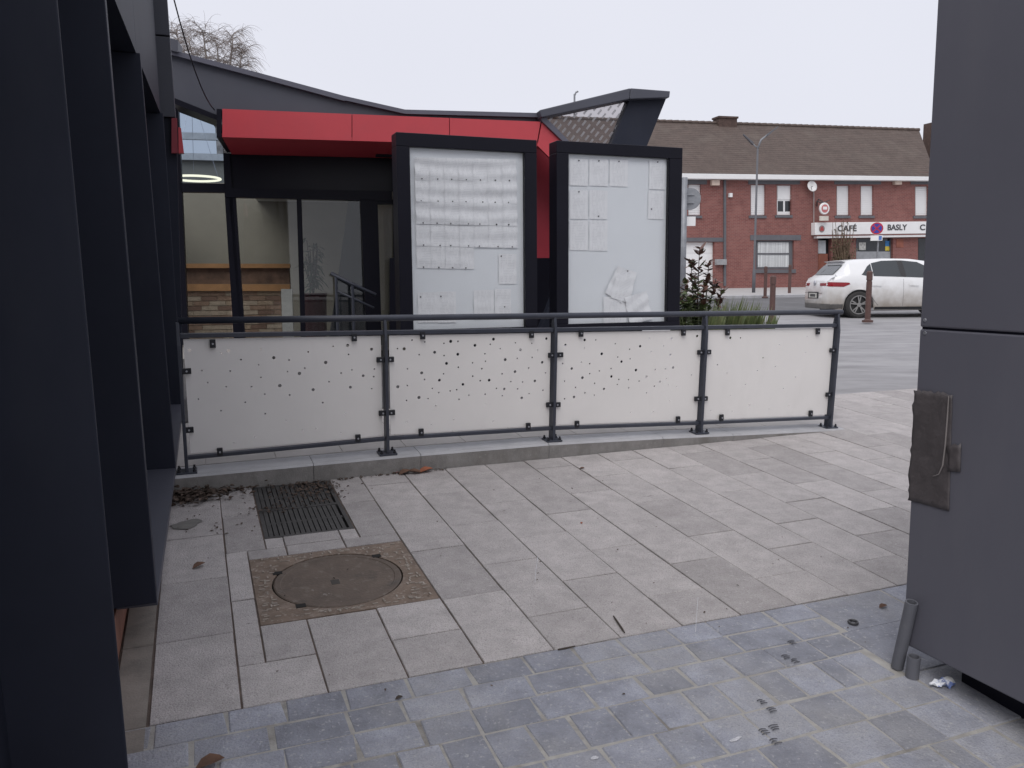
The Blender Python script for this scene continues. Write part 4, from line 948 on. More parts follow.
for x0, x1 in ((684, 707), (748.5, 800), (834.5, 881), (911, 934)): hrect('lintel', x0, 179.3, x1, 184.3, .025, .1, HT)
# ground floor
gd = hrect('garage_door', 676.3, 242.3, 714.2, 290, -.18, .06, WPVC)
for k in range(4): hrect('door_panel', 678, 245+k*10, 712.5, 253+k*10, -.165, .02, WPVC, gd)
hrect('lintel', 674, 237.6, 724, 241.7, .03, .1, HT)
bw = hrect('window', 756.2, 240.8, 793.8, 268.8, -.16, .03, mat('net_curtain', (.72, .72, .72), .9, .3, 16, streak=(1, 1, .02)))
for r in ((756.2, 240.8, 757.8, 268.8), (789.5, 240.8, 793.8, 268.8), (757.8, 240.8, 789.5, 242.2), (757.8, 267, 789.5, 268.8), (757.8, 253, 789.5, 254.6)): hrect('frame', *r, -.12, .05, HT, bw)
hrect('pane', 757.8, 242.2, 789.5, 267, -.14, .008, PANE, bw)
hrect('sill', 755, 269.3, 796, 273, .07, .25, HT); hrect('lintel', 750.5, 235, 801, 240.2, .03, .1, HT)
hrect('downpipe', 724.2, 178, 726.2, 286, .09, .08, HT); hrect('downpipe', 813.6, 178, 814.4, 236, .05, .04, mat('pipe_pale', (.35, .3, .29), .7))
hrect('meter_box', 717, 259.2, 726.8, 264.8, .22, .2, mat('meter_grey', (.3, .3, .31), .6)); hrect('alarm_box', 712.2, 179.8, 719.8, 185.2, .2, .19, mat('beige_box', (.62, .5, .42), .6)); hrect('alarm_box', 895.3, 180.2, 902, 184.5, .2, .19, MATS['beige_box'])
hrect('wall_light', 729.6, 193, 732.6, 197, .15, .14, WPVC)
# eaves, roof, chimneys
eL, eR = HF(520, 172.0), HF(936, 179.2)
def EV(px): 
    y = 173.2+(px-680)*.0215; return HF(px, y)
g0_, g1_ = HF(520, 170.5), HF(936, 177.6); gb0_, gb1_ = HF(520, 177.0), HF(936, 184)
hprism('gutter', [(520, 171.2), (936, 176.6), (936, 180.8), (520, 177.4)], .38, .38, WPVC, bevel=.02)
rise, back = 3.2, 4.3
E0, E1 = HF(520, 171.2, .36), HF(936, 176.6, .36)
R0, R1 = E0-HN*(back+.36)+Z3*rise, E1-HN*(back+.36)+Z3*rise
Rr = hit(919, 131, R0, HN); Rr[2] = (R0+(R1-R0)*(np.linalg.norm(Rr-R0)/np.linalg.norm(R1-R0)))[2]
rf = MB().hexa([E0, E1, Rr, R0], [E0-Z3*.12-HN*.02, E1-Z3*.12-HN*.02, Rr-Z3*.12, R0-Z3*.12]).build('roof', ROOF, hs_)
B0, B1 = E0-HN*(2*back+.7), E1-HN*(2*back+.7)
MB().hexa([R0, Rr, B1, B0], [R0-Z3*.1, Rr-Z3*.1, B1-Z3*.1, B0-Z3*.1]).build('rear_roof', ROOF, hs_)
rdg = MB(); L_ = np.linalg.norm(Rr-R0); n_ = int(L_/.38)
for i in range(n_):
    P0, P1 = R0+(Rr-R0)*i/n_, R0+(Rr-R0)*(i+.97)/n_; rdg.tube([P0+Z3*.02, P1+Z3*.045], .11, 7)
tag(rdg.build('ridge_tile', ROOF, hs_), kind='stuff')
# tile courses on the visible slope: joined, too small to pick apart
tc_ = MB(); nr = 26
for k in range(nr):
    t0, t1 = k/nr, (k+1)/nr; lift = _u(np.cross(HU, R0-E0)); lift = lift if lift[2] > 0 else -lift
    a_, b_ = E0+(R0-E0)*t0, E1+(Rr-E1)*t0; c_, d_ = E0+(R0-E0)*t1, E1+(Rr-E1)*t1
    tc_.hexa([a_+lift*.004, b_+lift*.004, d_+lift*.004, c_+lift*.004], [a_+lift*.015, b_+lift*.015, d_+lift*.009, c_+lift*.009])
tag(tc_.build('tile_course', ROOF, hs_), kind='stuff')
CH = mat('chimney_brick', (.085, .055, .046), .9, .3, 6)
cm = hit(725, 122, R0, HN)
MB().box(np.array([cm[0], cm[1], cm[2]-.25]), HU*.55, HN*.3, Z3*.42).build('chimney', CH, hs_)
MB().box(np.array([cm[0], cm[1], cm[2]+.19]), HU*.6, HN*.35, Z3*.05).build('chimney', CH, hs_)
cm2 = hit(932.5, 134, R0, HN)
MB().box(np.array([cm2[0], cm2[1], cm2[2]-1.4]), HU*.35, HN*.35, Z3*2.0).build('chimney', CH, hs_)
# cafe front
CAFE = thing('cafe_sign', 'long white fascia sign with CAFÉ BASLY lettering on the brick house', 'sign', HF(870, 238, .3))
hprism('sign_board', [(815.2, 222.6), (934, 221.4), (934, 233.4), (815.2, 235)], .35, .33, WPVC, CAFE, .02)
hprism('trim_strip', [(817, 235.1), (934, 233.5), (934, 234.4), (817, 236.1)], .30, .28, mat('trim_red', (.3, .1, .08), .6), CAFE)
hprism('lower_valance', [(817, 236.2), (934, 234.5), (934, 236.6), (817, 238.2)], .28, .26, WPVC, CAFE)
LET = mat('sign_letters', (.05, .05, .055), .6)
ang_ = -.011
SU = _u(HU*1.0); SV = HV
text_part('CAFÉ', .40, HF(847, 228.6, .36), SU, SV, HN, LET, CAFE, font_scale=1.25)
text_part('BASLY', .40, HF(897, 227.6, .36), SU, SV, HN, LET, CAFE, font_scale=1.1)
text_part('C', .40, HF(922.5, 227.6, .36), SU, SV, HN, LET, CAFE, font_scale=1.3)
def crest(P, s, parent):
    MB().lathe(P, [(s, 0), (s, .01)], HN, 20).build('crest_ring', mat('crest_grey', (.25, .22, .22), .6), parent)
    MB().box(P+HN*.014-HV*s*.25, HU*s*.6, HV*s*.32, HN*.004).build('crest_band', mat('crest_red', (.42, .06, .06), .6), parent)
    MB().prism([P+HN*.012-HU*s*.5+HV*s*.1, P+HN*.012+HU*s*.5+HV*s*.1, P+HN*.012+HU*s*.3+HV*s*.62, P+HN*.012-HU*s*.3+HV*s*.62], HN*.006).build('crest_crown', MATS['crest_red'], parent)
crest(HF(821.8, 228.8, .36), .17, CAFE)
rs_ = thing('hanging_sign', 'round white pub sign with red crest on a scrolled bracket', 'sign', HF(824, 214, .6))
P = HF(824.2, 208.6, .6); MB().lathe(P-HN*.05, [(.27, 0), (.29, .02), (.29, .08), (.27, .1)], HN, 24).build('sign_disc', WPVC, rs_)
MB().lathe(P+HN*.052, [(.2, 0), (.2, .006)], HN, 22).build('sign_face', mat('crest_face', (.5, .16, .16), .6), rs_)
MB().box(P+HN*.065+HV*.02, HU*.12, HV*.07, HN*.004).build('crest_band', WPVC, rs_)
MB().tube([HF(817, 206, 0), HF(817, 201, .3), HF(820, 202.5, .5), HF(824, 203, .6)], .03, 6).build('bracket', LET, rs_)
MB().tube([HF(829.5, 200, .6), HF(824, 202.6, .6), HF(818.5, 199, .3), HF(817, 203, 0)], .025, 6).build('bracket', LET, rs_)
MB().prism([HF(x, y, .58) for x, y in ((819.8, 216), (828.6, 216), (828.6, 220.6), (819.8, 220.6))], -HN*.05).build('name_plate', mat('plate_beige', (.62, .58, .52), .6), rs_)
dsh = thing('satellite_dish', 'white satellite dish on the brick house wall', 'satellite dish', HF(812, 190, .3))
MB().lathe(HF(812, 186.3, .3), [(.02, -.06), (.2, -.03), (.275, .02), (.272, .03), (.19, -.015), (.02, -.045)], HN+Z3*.25, 26).build('dish', mat('dish_white', (.72, .71, .7), .5), dsh, smooth=True)
MB().tube([HF(812, 188, .02), HF(812, 186.5, .28)], .025, 6).build('arm', HT, dsh); MB().tube([HF(812, 190, .3), HF(811, 187, .62)], .012, 5).build('feed_arm', HT, dsh)
hrect('window', 818.2, 240.5, 825.8, 253.5, -.1, .05, mat('menu_pale', (.5, .53, .56), .5)); hrect('stall_riser', 818.2, 253.8, 827.8, 285, -.1, .1, mat('orange_brick', (.27, .1, .07), .9, .2, 5))
hrect('door', 826.5, 238.5, 831, 285, -.2, .05, HDARK)
cw = hrect('window', 856.3, 238.3, 892.6, 258.5, -.2, .04, HDARK)
hrect('frame', 856.3, 238.3, 857.6, 258.5, -.15, .04, HT, cw); hrect('frame', 890.2, 238.3, 892.6, 284, -.15, .04, HT, cw)
hrect('poster', 859, 242.4, 865.8, 250, -.19, .01, mat('poster_pale', (.55, .55, .52), .7, .4, 8), cw)
hrect('poster', 885.3, 240.8, 889.4, 246.2, -.185, .01, mat('poster_blue', (.06, .22, .5), .7), cw); hrect('poster', 885.3, 246.3, 889.4, 250.6, -.185, .01, mat('poster_yellow', (.7, .55, .08), .7), cw)
hrect('stall_riser', 856.3, 251.5, 890, 284, -.1, .1, mat('riser_grey', (.3, .31, .33), .7)); hrect('window', 918.3, 238.5, 934, 284, -.2, .04, HDARK)
hrect('notice', 896.5, 239, 903.5, 247.5, .02, .02, MATS['orange_brick'])

# ================================================================== STREET THINGS
BOL = mat('bollard_brown', (.095, .05, .043), .55, .15, 12)
def bollard(px, pb, pt, label):
    P = terr(px, pb); h = np.linalg.norm(P-CAM)/FPX*(pb-pt)*.985
    t = thing('bollard', label, 'bollard', P, 'brown bollards along the street')
    r = .062
    MB().lathe(P-Z3*.02, [(.12, 0), (.12, .05), (.075, .06), (r, .08), (r, h*.8)], Z3, 16).build('shaft', BOL, t)
    MB().lathe(P+Z3*(h*.8-.02), [(r-.008, 0), (r-.008, .03), (r+.004, .035), (r+.004, h*.2-.02), (r-.02, h*.2+.01)], Z3, 16).build('cap', BOL, t)
bollard(771.8, 323, 277, 'brown bollard behind the railing near the shrubs')
bollard(867.5, 321.5, 274.5, 'brown bollard standing in front of the white car')
bollard(765, 297.5, 267.5, 'brown bollard on the far kerb nearest the lamp post')
bollard(789.3, 294.5, 266, 'brown bollard on the far kerb between lamp post and car')
GALV = overlay(mat('galvanised', (.24, .25, .27), .5, .15, 6, metal=.3), (.33, .34, .36), 9, .5, .7, .6)
def lamp_post(px, pb, topy, label, arms):
    P = terr(px, pb); P[2] += .06; Y = P[1]; t = thing('street_lamp', label, 'street lamp', P)
    top = atY(px+ (pb-topy)*.026, topy, Y); top[0] = P[0]; top[1] = P[1]
    hh = top[2]-P[2]
    MB().tube([P-Z3*.1, P+Z3*.9, P+Z3*1.0, P+Z3*hh], [.075, .07, .05, .04], 12).build('pole', HT, t, smooth=True)
    for (pts, rr) in arms:
        pp = [np.array([top[0], top[1], top[2]-.1])]+[atY(x, y, Y) for x, y in pts]
        a = MB().tube(pp, rr, 8).build('arm', GALV, t, smooth=True)
        d = _u(pp[-1]-pp[-2]); MB().hexa([pp[-1]-d*.05+np.array([0, .1, -.05]), pp[-1]-d*.05+np.array([0, -.1, -.05]), pp[-1]-d*.05+np.array([0, -.1, .05]), pp[-1]-d*.05+np.array([0, .1, .05])],
              [pp[-1]+d*.5+np.array([0, .07, -.02]), pp[-1]+d*.5+np.array([0, -.07, -.02]), pp[-1]+d*.5+np.array([0, -.07, .02]), pp[-1]+d*.5+np.array([0, .07, .02])]).build('lamp_head', HT, a)
lamp_post(753.5, 294, 146, 'tall slim grey street lamp on the sidewalk before the brick house', [([(761, 140), (768, 134.5)], [.045, .04, .035]), ([(752, 143)], [.03, .025])])
Pb = atY(575, 280, 46.); 
lt = thing('street_lamp', 'distant street lamp tip showing above the pavilion roof', 'street lamp', np.array([Pb[0], Pb[1], T(Pb[0], Pb[1])]))
tp = atY(574.5, 94, 46.); MB().tube([np.array([tp[0], tp[1], T(tp[0], tp[1])]), tp], [.1, .05], 8).build('pole', GALV, lt)
MB().tube([tp-Z3*.1, atY(576, 92.3, 46.), atY(578.2, 91.3, 46.)], .05, 6).build('arm', GALV, lt)
# round sign seen from behind
P = terr(682, 322); Y = P[1]
sg = thing('road_sign', 'grey back of a round road sign on a galvanised post by the right notice board', 'road sign', P)
tp = atY(687, 177.5, Y); tp[0], tp[1] = P[0], P[1]
MB().tube([P-Z3*.1, tp], .068, 12).build('post', GALV, sg, smooth=True)
sgx = atY(690.5, 198.5, Y); sc = np.array([sgx[0], P[1]+.07, sgx[2]]); dn = np.array([.1, 1., 0])
MB().lathe(sc, [(.245, 0), (.25, .006), (.25, .02)], dn, 28).build('sign_disc', GALV, sg)
for dz in (-.09, .09): MB().box(sc+np.array([-.03, -.02, dz]), (.12, 0, 0), (0, .015, 0), (0, 0, .014)).build('clamp', GALV, sg)
c_ = atY(689, 221, Y); MB().box(np.array([c_[0], P[1]+.08, c_[2]]), (.17, .02, 0), (0, .008, 0), (0, 0, .105)).build('plate', WPVC, sg)
# no-stopping sign
Pn = HF(876, 285, 1.6); Pn[2] = T(Pn[0], Pn[1])+.06
ns = thing('road_sign', 'round red and blue no-stopping sign in front of the café', 'road sign', Pn)
tp = HF(876.8, 222.5, 1.6); tp[0], tp[1] = Pn[0], Pn[1]
MB().tube([Pn-Z3*.1, tp], .04, 10).build('post', GALV, ns)
c_ = HF(876.8, 228.4, 1.66); dn = _u(CAM-c_); dn[2] = 0; dn = _u(dn); su = np.array([-dn[1], dn[0], 0]); su = su if su@HU > 0 else -su
TRED = mat('traffic_red', (.45, .02, .04), .5); TBLUE = mat('traffic_blue', (.03, .04, .3), .5)
MB().lathe(c_, [(.31, 0), (.31, .014)], dn, 30).build('sign_disc', WPVC, ns); MB().lathe(c_+dn*.015, [(.295, 0), (.295, .004)], dn, 30).build('red_ring', TRED, ns); MB().lathe(c_+dn*.02, [(.23, 0), (.23, .004)], dn, 30).build('blue_field', TBLUE, ns)
for s_ in (-1, 1): MB().box(c_+dn*.027, (su+s_*Z3)*.155, (su-s_*Z3)*.022, dn*.002).build('red_bar', TRED, ns)
pz_ = HF(876.5, 238, 1.66); MB().box(pz_, su*.27, Z3*.13, dn*.01).build('plate', WPVC, ns); MB().box(pz_+su*.17+dn*.013, su*.07, Z3*.1, dn*.002).build('plate_symbol', mat('plate_blue', (.08, .18, .45), .5), ns)

# ---- bushes behind the railing
LG = [mat('leaf_green_%d' % i, c, .5, .35, 9) for i, c in enumerate([(.095, .125, .048), (.14, .16, .07), (.05, .085, .03)])]; LRED = mat('leaf_bronze', (.13, .065, .05), .5, .35, 9)
def shrub(px, pb_y, Y, stems, label, seed):
    b0 = atY(px, 300, Y); b0[2] = T(b0[0], b0[1]); r6 = random.Random(seed)
    t = thing('shrub', label, 'shrub', b0, 'shrubs behind the railing'); wood = MB(); gl = MB(); bz = MB()
    for (tx, ty, dy) in stems:
        tip = atY(tx, ty, Y+dy); root = b0+np.array([r6.uniform(-.08, .08), r6.uniform(-.08, .08), -.02])
        mid = root*.45+tip*.55+np.array([r6.uniform(-.05, .05), r6.uniform(-.05, .05), 0]); wood.tube([root, mid, tip], [.012, .009, .004], 5)
        for k in range(60):
            tt = r6.uniform(.18, 1.02)**.7; P = root*(1-tt)**2+2*mid*tt*(1-tt)+tip*tt*tt if tt < 1 else tip
            a = r6.uniform(0, 6.28); d = (math.cos(a), math.sin(a), r6.uniform(.1, 1.0)); L_ = r6.uniform(.09, .15)
            frond_leaf(bz if (tt > .72 and ty < 290 and r6.random() < .8) else gl, P, d, L_, L_*.24, r6.uniform(-.1, .4))
    wood.build('stem', TWIG, t); gl.build('foliage', LG[0], t)
    if bz.v: bz.build('young_leaves', LRED, t)
shrub(699, 0, 10.6, [(699.5, 249, 0), (691, 262, .1), (709, 262, -.1), (695, 275, .2), (716, 278, .1), (685, 283, 0), (704, 286, -.2), (722, 288, .1), (690, 298, -.1)], 'tall shrub with bronze tips beside the right notice board', 4)
shrub(683, 0, 10.2, [(679, 285, 0), (683, 295, .1), (677, 300, -.1), (688, 303, 0)], 'small green shrub pressed against the right notice board', 9)
def tuft(px, topy, Y, wpx, n, label, seed):
    b0 = atY(px, 300, Y); b0[2] = T(b0[0], b0[1]); r6 = random.Random(seed); t = thing('grass_tuft', label, 'plant', b0, 'low plants behind the railing')
    hh = atY(px, topy, Y)[2]-b0[2]; ww = wpx/FPX*Y/2
    for mi in range(2):
        mb = MB()
        for k in range(n):
            a = r6.uniform(0, 6.28); rr = ww*math.sqrt(r6.random())*.8; P = b0+np.array([math.cos(a)*rr, math.sin(a)*rr*.7, 0])
            L_ = hh*r6.uniform(.6, 1.08); frond_leaf(mb, P, (math.cos(a)*.28, math.sin(a)*.28, 1), L_, r6.uniform(.009, .018), r6.uniform(.0, .18), up=np.array([math.sin(a), -math.cos(a), .01]))
        mb.build('leaves', LG[mi], t)
tuft(716, 294, 10.8, 38, 170, 'bushy low plant at the foot of the bronze-tipped shrub', 1)
tuft(745, 303, 11.3, 20, 80, 'low green plant just left of the smallest one behind the railing', 8)
tuft(733, 297, 11.2, 30, 130, 'low green plant in the middle of the row behind the railing', 2)
tuft(759, 306, 11.4, 16, 70, 'small green plant nearest the bollard behind the railing', 3)
tuft(696, 298, 10.3, 34, 140, 'low green plant in front of the tall shrub', 5)
# ---- straggly tree in front of the cafe
Pc = terr(843, 291); Yc = HF(843, 270, 1.0)[1]; b0 = HF(843, 280, 1.1); b0[2] = T(b0[0], b0[1])+.06
ct = thing('cafe_shrub', 'straggly brown bare shrub standing before the café window', 'shrub', b0); wood = MB(); lf = MB(); r6 = random.Random(31)
for k in range(150):
    tx = r6.gauss(843.5, 6.0); ty = r6.uniform(238, 262) if r6.random() < .86 else r6.uniform(220, 238); tx = max(832, min(855, tx))
    tip = HF(tx, ty, 1.1+r6.uniform(-.3, .3)); root = b0+np.array([r6.uniform(-.4, .4), r6.uniform(-.2, .2), 0])
    wood.tube([root, (root+tip)/2+HU*r6.uniform(-.15, .15), tip], [.03, .022, .01], 4)
    if r6.random() < .4:
        for j in range(4): frond_leaf(lf, tip+np.array([r6.uniform(-.1, .1), r6.uniform(-.1, .1), r6.uniform(-.3, .05)]), (r6.uniform(-1, 1), r6.uniform(-1, 1), r6.uniform(-.2, .6)), .16, .04, .3)
wood.build('stems', mat('stem_tan', (.15, .105, .07), .9, .3, 6), ct); lf.build('foliage', mat('leaf_olive', (.09, .085, .04), .7, .3, 6), ct)

# ---- bare weeping birch behind the pavilion
def birch(px, Y, apexes, label, seed):
    b0 = atY(px, 282, Y); b0[2] = T(b0[0], b0[1]); r6 = random.Random(seed)
    t = thing('birch_tree', label, 'tree', b0); BARK = mat('birch_bark', (.26, .235, .22), .9, .4, 4); tr = MB(); tw = MB()
    fork = b0+Z3*(atY(px, 128, Y)[2]-b0[2])
    tr.tube([b0-Z3*.2, (b0+fork)/2+np.array([.1, .05, 0]), fork], [.3, .22, .16], 9)
    for (ax, ay, dy) in apexes:
        tip = atY(ax, ay, Y+dy); mid = fork*.55+tip*.45+np.array([(tip-fork)[0]*.3, 0, 0])
        lim = [fork*(1-u)**2+2*mid*u*(1-u)+tip*u*u for u in [k/8 for k in range(9)]]
        tr.tube(lim, [.12*(1-k/9.)+.012 for k in range(9)], 6)
        for k in range(26):
            u = 1-.62*r6.random()**1.2; P = fork*(1-u)**2+2*mid*u*(1-u)+tip*u*u; a = r6.uniform(0, 6.28); L_ = r6.uniform(.5, 1.25)*(1.7-u)
            d = _u(np.array([math.cos(a), math.sin(a), r6.uniform(.5, 1.3)])); pts = [P]
            for j in range(5):
                d = _u(d+np.array([r6.uniform(-.1, .1), r6.uniform(-.1, .1), -.12])); pts.append(pts[-1]+d*L_/5)
            tr.tube(pts, [.022*(1-j/6.5) for j in range(6)], 4)
            for m_ in range(15):
                j = r6.randint(1, 5); Q = pts[j]; dd = _u(d*.6+np.array([r6.uniform(-1, 1), r6.uniform(-1, 1), r6.uniform(-.1, .9)])); tp_ = [Q]; l2 = r6.uniform(.5, 1.3)
                for s_ in range(6):
                    dd = _u(dd+np.array([r6.uniform(-.12, .12), r6.uniform(-.12, .12), -.3])); tp_.append(tp_[-1]+dd*l2/6)
                tw.tube(tp_, [.0085*(1-.1*s_) for s_ in range(7)], 3, cap=False)
    tr.build('trunk', BARK, t, smooth=True); tw.build('crown', mat('birch_twigs', (.20, .165, .15), .9, .3, 3), t)
birch(226, 45., [(203, 30, 0), (233, 34, .6), (188, 36, -.5), (242, 52, .3), (217, 44, -.8), (176, 30, .4)], 'bare weeping birch rising behind the pavilion roof', 14)

# ================================================================== WHITE CAR
def car():
    P = terr(857, 316); hd = math.radians(1); F = np.array([math.cos(hd), math.sin(hd), 0]); S_ = np.array([F[1], -F[0], 0])    # forward, right side (towards camera)
    rear = P-F*.82+(-S_)*.80                         # rear wheel centre is .82 m ahead of the tail
    gz = P[2]-.04
    W3 = lambda x, y, z: np.array([*(rear+F*x+S_*y)[:2], gz+z])
    t = thing('parked_car', 'dirty white five-door hatchback parked on the street', 'car', W3(2.1, 0, 0))
    Lc = 4.36
    top = lambda x: float(np.interp(x, [0, .03, .08, .16, .24, .36, .50, .58, .9, 1.6, 2.2, 2.6, 3.0, 3.35, 3.6, 4.1, 4.28, 4.36], [.64, .80, .93, 1.01, 1.06, 1.19, 1.33, 1.43, 1.47, 1.487, 1.475, 1.42, 1.24, 1.06, .99, .88, .76, .6]))
    belt = lambda x: float(np.interp(x, [0, .07, .14, .24, .6, 1.2, 2.2, 3.2, 3.8, 4.36], [.62, .88, .99, 1.03, 1.03, 1.005, .975, .93, .86, .6]))
    halfw = lambda x: float(np.interp(x, [0, .06, .16, .35, .7, 1.3, 3.0, 3.7, 4.1, 4.28, 4.36], [.60, .74, .82, .875, .905, .91, .905, .87, .78, .66, .5]))
    roofw = lambda x: float(np.interp(x, [0, .1, .18, .5, .8, 1.2, 2.2, 2.8, 3.3, 3.6, 4.36], [.56, .66, .69, .645, .62, .60, .60, .62, .70, .74, .48]))
    botz = lambda x: float(np.interp(x, [0, .1, .4, 3.9, 4.2, 4.36], [.30, .24, .19, .19, .22, .30]))
    def side_y(x, z):
        zb_, zs, zt_ = botz(x), belt(x), top(x); w = halfw(x)
        if z <= zs:
            u = (z-zb_)/max(.05, zs-zb_); return w*float(np.interp(u, [0, .12, .45, .8, 1], [.93, .97, 1.0, .985, .955]))
        v = min(1, (z-zs)/max(.02, zt_-.035-zs)); return w*.955+(min(roofw(x), w*.95)-w*.955)*(v**1.15)
    wx = [.82, 3.49]; wr = .335; ar = .375
    stx = sorted(set([round(Lc*i/90, 4) for i in range(91)]+[.015, .03, .06, .08, 4.3, 4.33])); nz = 15
    mb = MB()
    for x in stx:
        zb_, zs, zt_ = botz(x), belt(x), top(x); ring = []
        for i in range(9):
            z = zb_+(zs-zb_)*i/8
            ring.append([side_y(x, z), z])
        for i in range(1, 6):
            z = zs+(zt_-.035-zs)*i/5; ring.append([side_y(x, z), z])
        yr = ring[-1][0]; ring.append([yr*.9, zt_-.012]); ring.append([yr*.6, zt_-.003]); ring.append([0, zt_])
        for c in wx:
            if abs(x-c) < ar:
                zc = .33+math.sqrt(ar*ar-(x-c)**2)
                for r in ring[:9]:
                    if r[1] < zc: r[1] = min(zc, zs-.02); 
        full = ring+[[-y, z] for y, z in ring[-2::-1]]
        mb.v += [W3(x, y, z) for y, z in full]
    k = 2*17-1
    for i in range(len(stx)-1):
        for j in range(k-1): mb.f.append((i*k+j, (i+1)*k+j, (i+1)*k+j+1, i*k+j+1))
    mb.f.append(tuple(range(k))); mb.f.append(tuple(range((len(stx)-1)*k, len(stx)*k)))
    # paint with road dirt on the lower body
    pm = mat('car_paint', (.74, .745, .75), .28, .02, 3, coat=.6); N, L = nodes(pm); b = N['Principled BSDF']; src = b.inputs['Base Color'].links[0].from_socket
    tc = N.new('ShaderNodeTexCoord'); sp = N.new('ShaderNodeSeparateXYZ'); L.new(tc.outputs['Object'], sp.inputs[0]); nzn = N.new('ShaderNodeTexNoise'); nzn.inputs['Scale'].default_value = 5; nzn.inputs['Detail'].default_value = 7; L.new(tc.outputs['Object'], nzn.inputs['Vector'])
    ad = N.new('ShaderNodeMath'); ad.operation = 'MULTIPLY_ADD'; ad.inputs[1].default_value = .5; L.new(nzn.outputs['Fac'], ad.inputs[0]); L.new(sp.outputs[2], ad.inputs[2])
    mr = N.new('ShaderNodeMapRange'); mr.inputs['From Min'].default_value = 1.15; mr.inputs['From Max'].default_value = .5; mr.inputs['To Max'].default_value = .88; L.new(ad.outputs[0], mr.inputs[0])
    mx = N.new('ShaderNodeMix'); mx.data_type = 'RGBA'; L.new(mr.outputs[0], mx.inputs[0]); L.new(src, mx.inputs[6]); mx.inputs[7].default_value = (.27, .23, .185, 1); L.new(mx.outputs[2], b.inputs['Base Color'])
    body = mb.build('body', pm, t, smooth=True)
    CG = mat('car_glass', (.03, .036, .04), .05, .1, 2, spec=.8); CBLK = mat('car_black', (.02, .02, .022), .5); CRUB = mat('tyre_rubber', (.03, .029, .028), .85, .2, 9)
    def on_side(name, poly, m, off=.006, sgn=1, parent=None, sub=3):
        bm = bmesh.new(); vs = [bm.verts.new((x, z, 0)) for x, z in poly]; es = [bm.edges.new((vs[i], vs[(i+1) % len(vs)])) for i in range(len(vs))]
        bmesh.ops.subdivide_edges(bm, edges=es, cuts=6); bmesh.ops.triangle_fill(bm, edges=bm.edges[:], use_beauty=True)
        bmesh.ops.subdivide_edges(bm, edges=bm.edges[:], cuts=1); bm.verts.index_update()
        q = MB(); q.v = [W3(v.co.x, sgn*(side_y(v.co.x, v.co.y)+off), v.co.y) for v in bm.verts]; q.f = [tuple(v.index for v in f.verts) for f in bm.faces]; bm.free()
        return q.build(name, m, parent or t)
    for sg_ in (1, -1):
        on_side('side_window', [(.93, 1.13), (.87, 1.075), (.97, 1.05), (1.15, 1.04), (1.15, 1.35), (1.05, 1.28)], CG, .006, sg_)
        on_side('side_window', [(1.17, 1.038), (1.86, 1.015), (1.83, 1.428), (1.45, 1.42), (1.17, 1.36)], CG, .006, sg_)
        on_side('side_window', [(2.0, 1.01), (3.02, .97), (2.70, 1.21), (2.35, 1.385), (1.97, 1.425)], CG, .006, sg_)
        on_side('pillar', [(1.86, 1.015), (2.0, 1.01), (1.97, 1.425), (1.83, 1.428)], CBLK, .007, sg_)
        on_side('sill_trim', [(1.22, .20), (3.08, .20), (3.08, .27), (1.22, .27)], CBLK, .008, sg_)
        # door seams and handles
        for seam in ([(1.92, .28), (1.925, .28), (1.925, .96), (1.92, .96)], [(1.02, .62), (1.025, .62), (1.06, 1.0), (1.055, 1.0)], [(1.02, .62), (1.30, .30), (1.305, .305), (1.026, .625)], [(3.05, .30), (3.055, .30), (3.10, .9), (3.095, .9)]):
            on_side('door_seam', seam, CBLK, .002, sg_)
        for hx in (1.12, 2.06):
            on_side('door_handle', [(hx, .80), (hx+.24, .79), (hx+.24, .825), (hx, .835)], pm, .028, sg_)
        lt_ = on_side('tail_light', [(.035, .80), (.10, .785), (.42, .775), (.58, .84), (.55, .88), (.08, .895)], mat('tail_red', (.24, .010, .016), .2), .008, sg_)
        mir = W3(2.98, sg_*1.0, .98); MB().box(mir, F*.07, S_*.10, Z3*.07).build('door_mirror', pm, t, bevel=.03)
        for c in wx:
            wc = W3(c, sg_*.80, .325)
            tyre = MB().lathe(wc-S_*sg_*.10, [(.20, .0), (.30, .0), (.335, .03), (.335, .17), (.30, .20), (.240, .20), (.232, .06)], S_*sg_, 32).build('wheel', CRUB, t)
            rim = MB(); rc_ = wc+S_*sg_*.088
            rim.lathe(rc_, [(.214, 0), (.238, 0), (.238, .012), (.214, .012), (.214, 0)], S_*sg_, 30, False)
            MB().lathe(wc+S_*sg_*.03, [(.21, 0), (.21, .01)], S_*sg_, 24).build('brake_disc', mat('wheel_dark', (.022, .022, .022), .6), tyre)
            for i in range(5):
                for dq in (-.16, .16):
                    q = 6.2832*i/5+.3+dq; d = F*math.cos(q)+Z3*math.sin(q); q2 = 6.2832*i/5+.3; d2 = F*math.cos(q2)+Z3*math.sin(q2); pd = np.cross(d, S_)
                    rim.prism([rc_+d2*.03-pd*.013, rc_+d2*.03+pd*.013, rc_+d*.22+pd*.014, rc_+d*.22-pd*.014], S_*sg_*.012)
            rim.lathe(rc_, [(.055, 0), (.055, .016), (.04, .018)], S_*sg_, 14); rim.build('rim', mat('alloy', (.25, .245, .24), .45, .2, 8, metal=.4), tyre)
            MB().lathe(W3(c, sg_*.45, .335), [(.36, 0), (.36, .38)], S_*sg_, 24).build('wheel_well', CBLK, t)
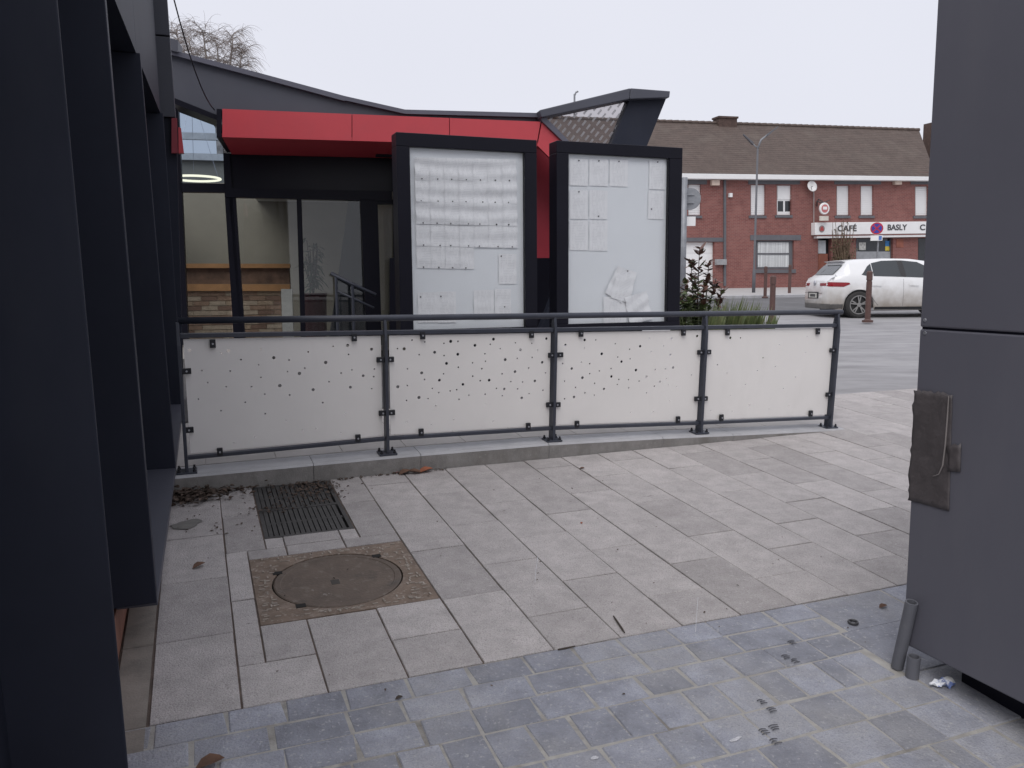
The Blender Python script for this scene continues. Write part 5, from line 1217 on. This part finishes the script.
    # rear screen on the hatch
    def on_top(name, poly, m, off, parent=None):
        bm = bmesh.new(); vs = [bm.verts.new((x, y, 0)) for x, y in poly]; es = [bm.edges.new((vs[i], vs[(i+1) % len(vs)])) for i in range(len(vs))]
        bmesh.ops.subdivide_edges(bm, edges=es, cuts=5); bmesh.ops.triangle_fill(bm, edges=bm.edges[:], use_beauty=True); bmesh.ops.subdivide_edges(bm, edges=bm.edges[:], cuts=2); bm.verts.index_update()
        q = MB(); q.v = [W3(v.co.x-off*.6, v.co.y, top(v.co.x)+off) for v in bm.verts]; q.f = [tuple(v.index for v in f.verts) for f in bm.faces]; bm.free(); return q.build(name, m, parent or t)
    on_top('rear_window', [(.255, -.58), (.255, .58), (.37, .60), (.49, .58), (.49, -.58), (.37, -.60)], CG, .012)
    on_top('windscreen', [(3.30, -.64), (3.30, .64), (2.62, .54), (2.62, -.54)], CG, .012)
    MB().hexa([W3(.53, -.56, 1.40), W3(.53, .56, 1.40), W3(.80, .54, 1.44), W3(.80, -.54, 1.44)], [W3(.46, -.57, 1.425), W3(.46, .57, 1.425), W3(.80, .54, 1.463), W3(.80, -.54, 1.463)]).build('spoiler', pm, t)
    # rear face: bumper, number plate, emblem, light strip
    bx = MB(); path = [(x, -1) for x in (.42, .3, .2, .12, .06, .02, .0)]+[(-.012, y) for y in (-.5, -.25, 0, .25, .5)]+[(x, 1) for x in (0., .02, .06, .12, .2, .3, .42)]
    for x, y in path:
        for z, o_ in ((.22, .0), (.25, .01), (.32, .012), (.35, .002)):
            bx.v.append(W3(x, (side_y(x, z)+o_)*y, z) if abs(y) == 1 else W3(x-o_, y, z))
    bx.f = [(i*4+j, (i+1)*4+j, (i+1)*4+j+1, i*4+j+1) for i in range(len(path)-1) for j in range(3)]
    bx.build('rear_bumper', mat('bumper_dark', (.10, .095, .09), .7, .2, 5), t)
    MB().box(W3(-.004, 0, .56), S_*.34, F*.008, Z3*.085).build('plate_recess', CBLK, t)
    MB().box(W3(-.012, 0, .555), S_*.26, F*.008, Z3*.06).build('number_plate', mat('plate_dirty', (.5, .49, .45), .6, .3, 14), t)
    MB().box(W3(-.016, 0, .555), S_*.17, F*.006, Z3*.035).build('plate_characters', mat('plate_ink', (.06, .06, .06), .6, .8, 40), t)
    MB().prism([W3(.006, y, z) for y, z in ((0, .80), (.045, .87), (0, .94), (-.045, .87))], F*.03).build('emblem', STEEL, t)
    for y0, y1 in ((-.60, -.40), (.36, .66)):
        MB().prism([W3(.018+.06*abs(y)**3, y, z) for y, z in ((y0, .80), (y1, .80), (y1, .87), (y0, .87))], F*.06).build('tail_light', MATS['tail_red'], t)
car()
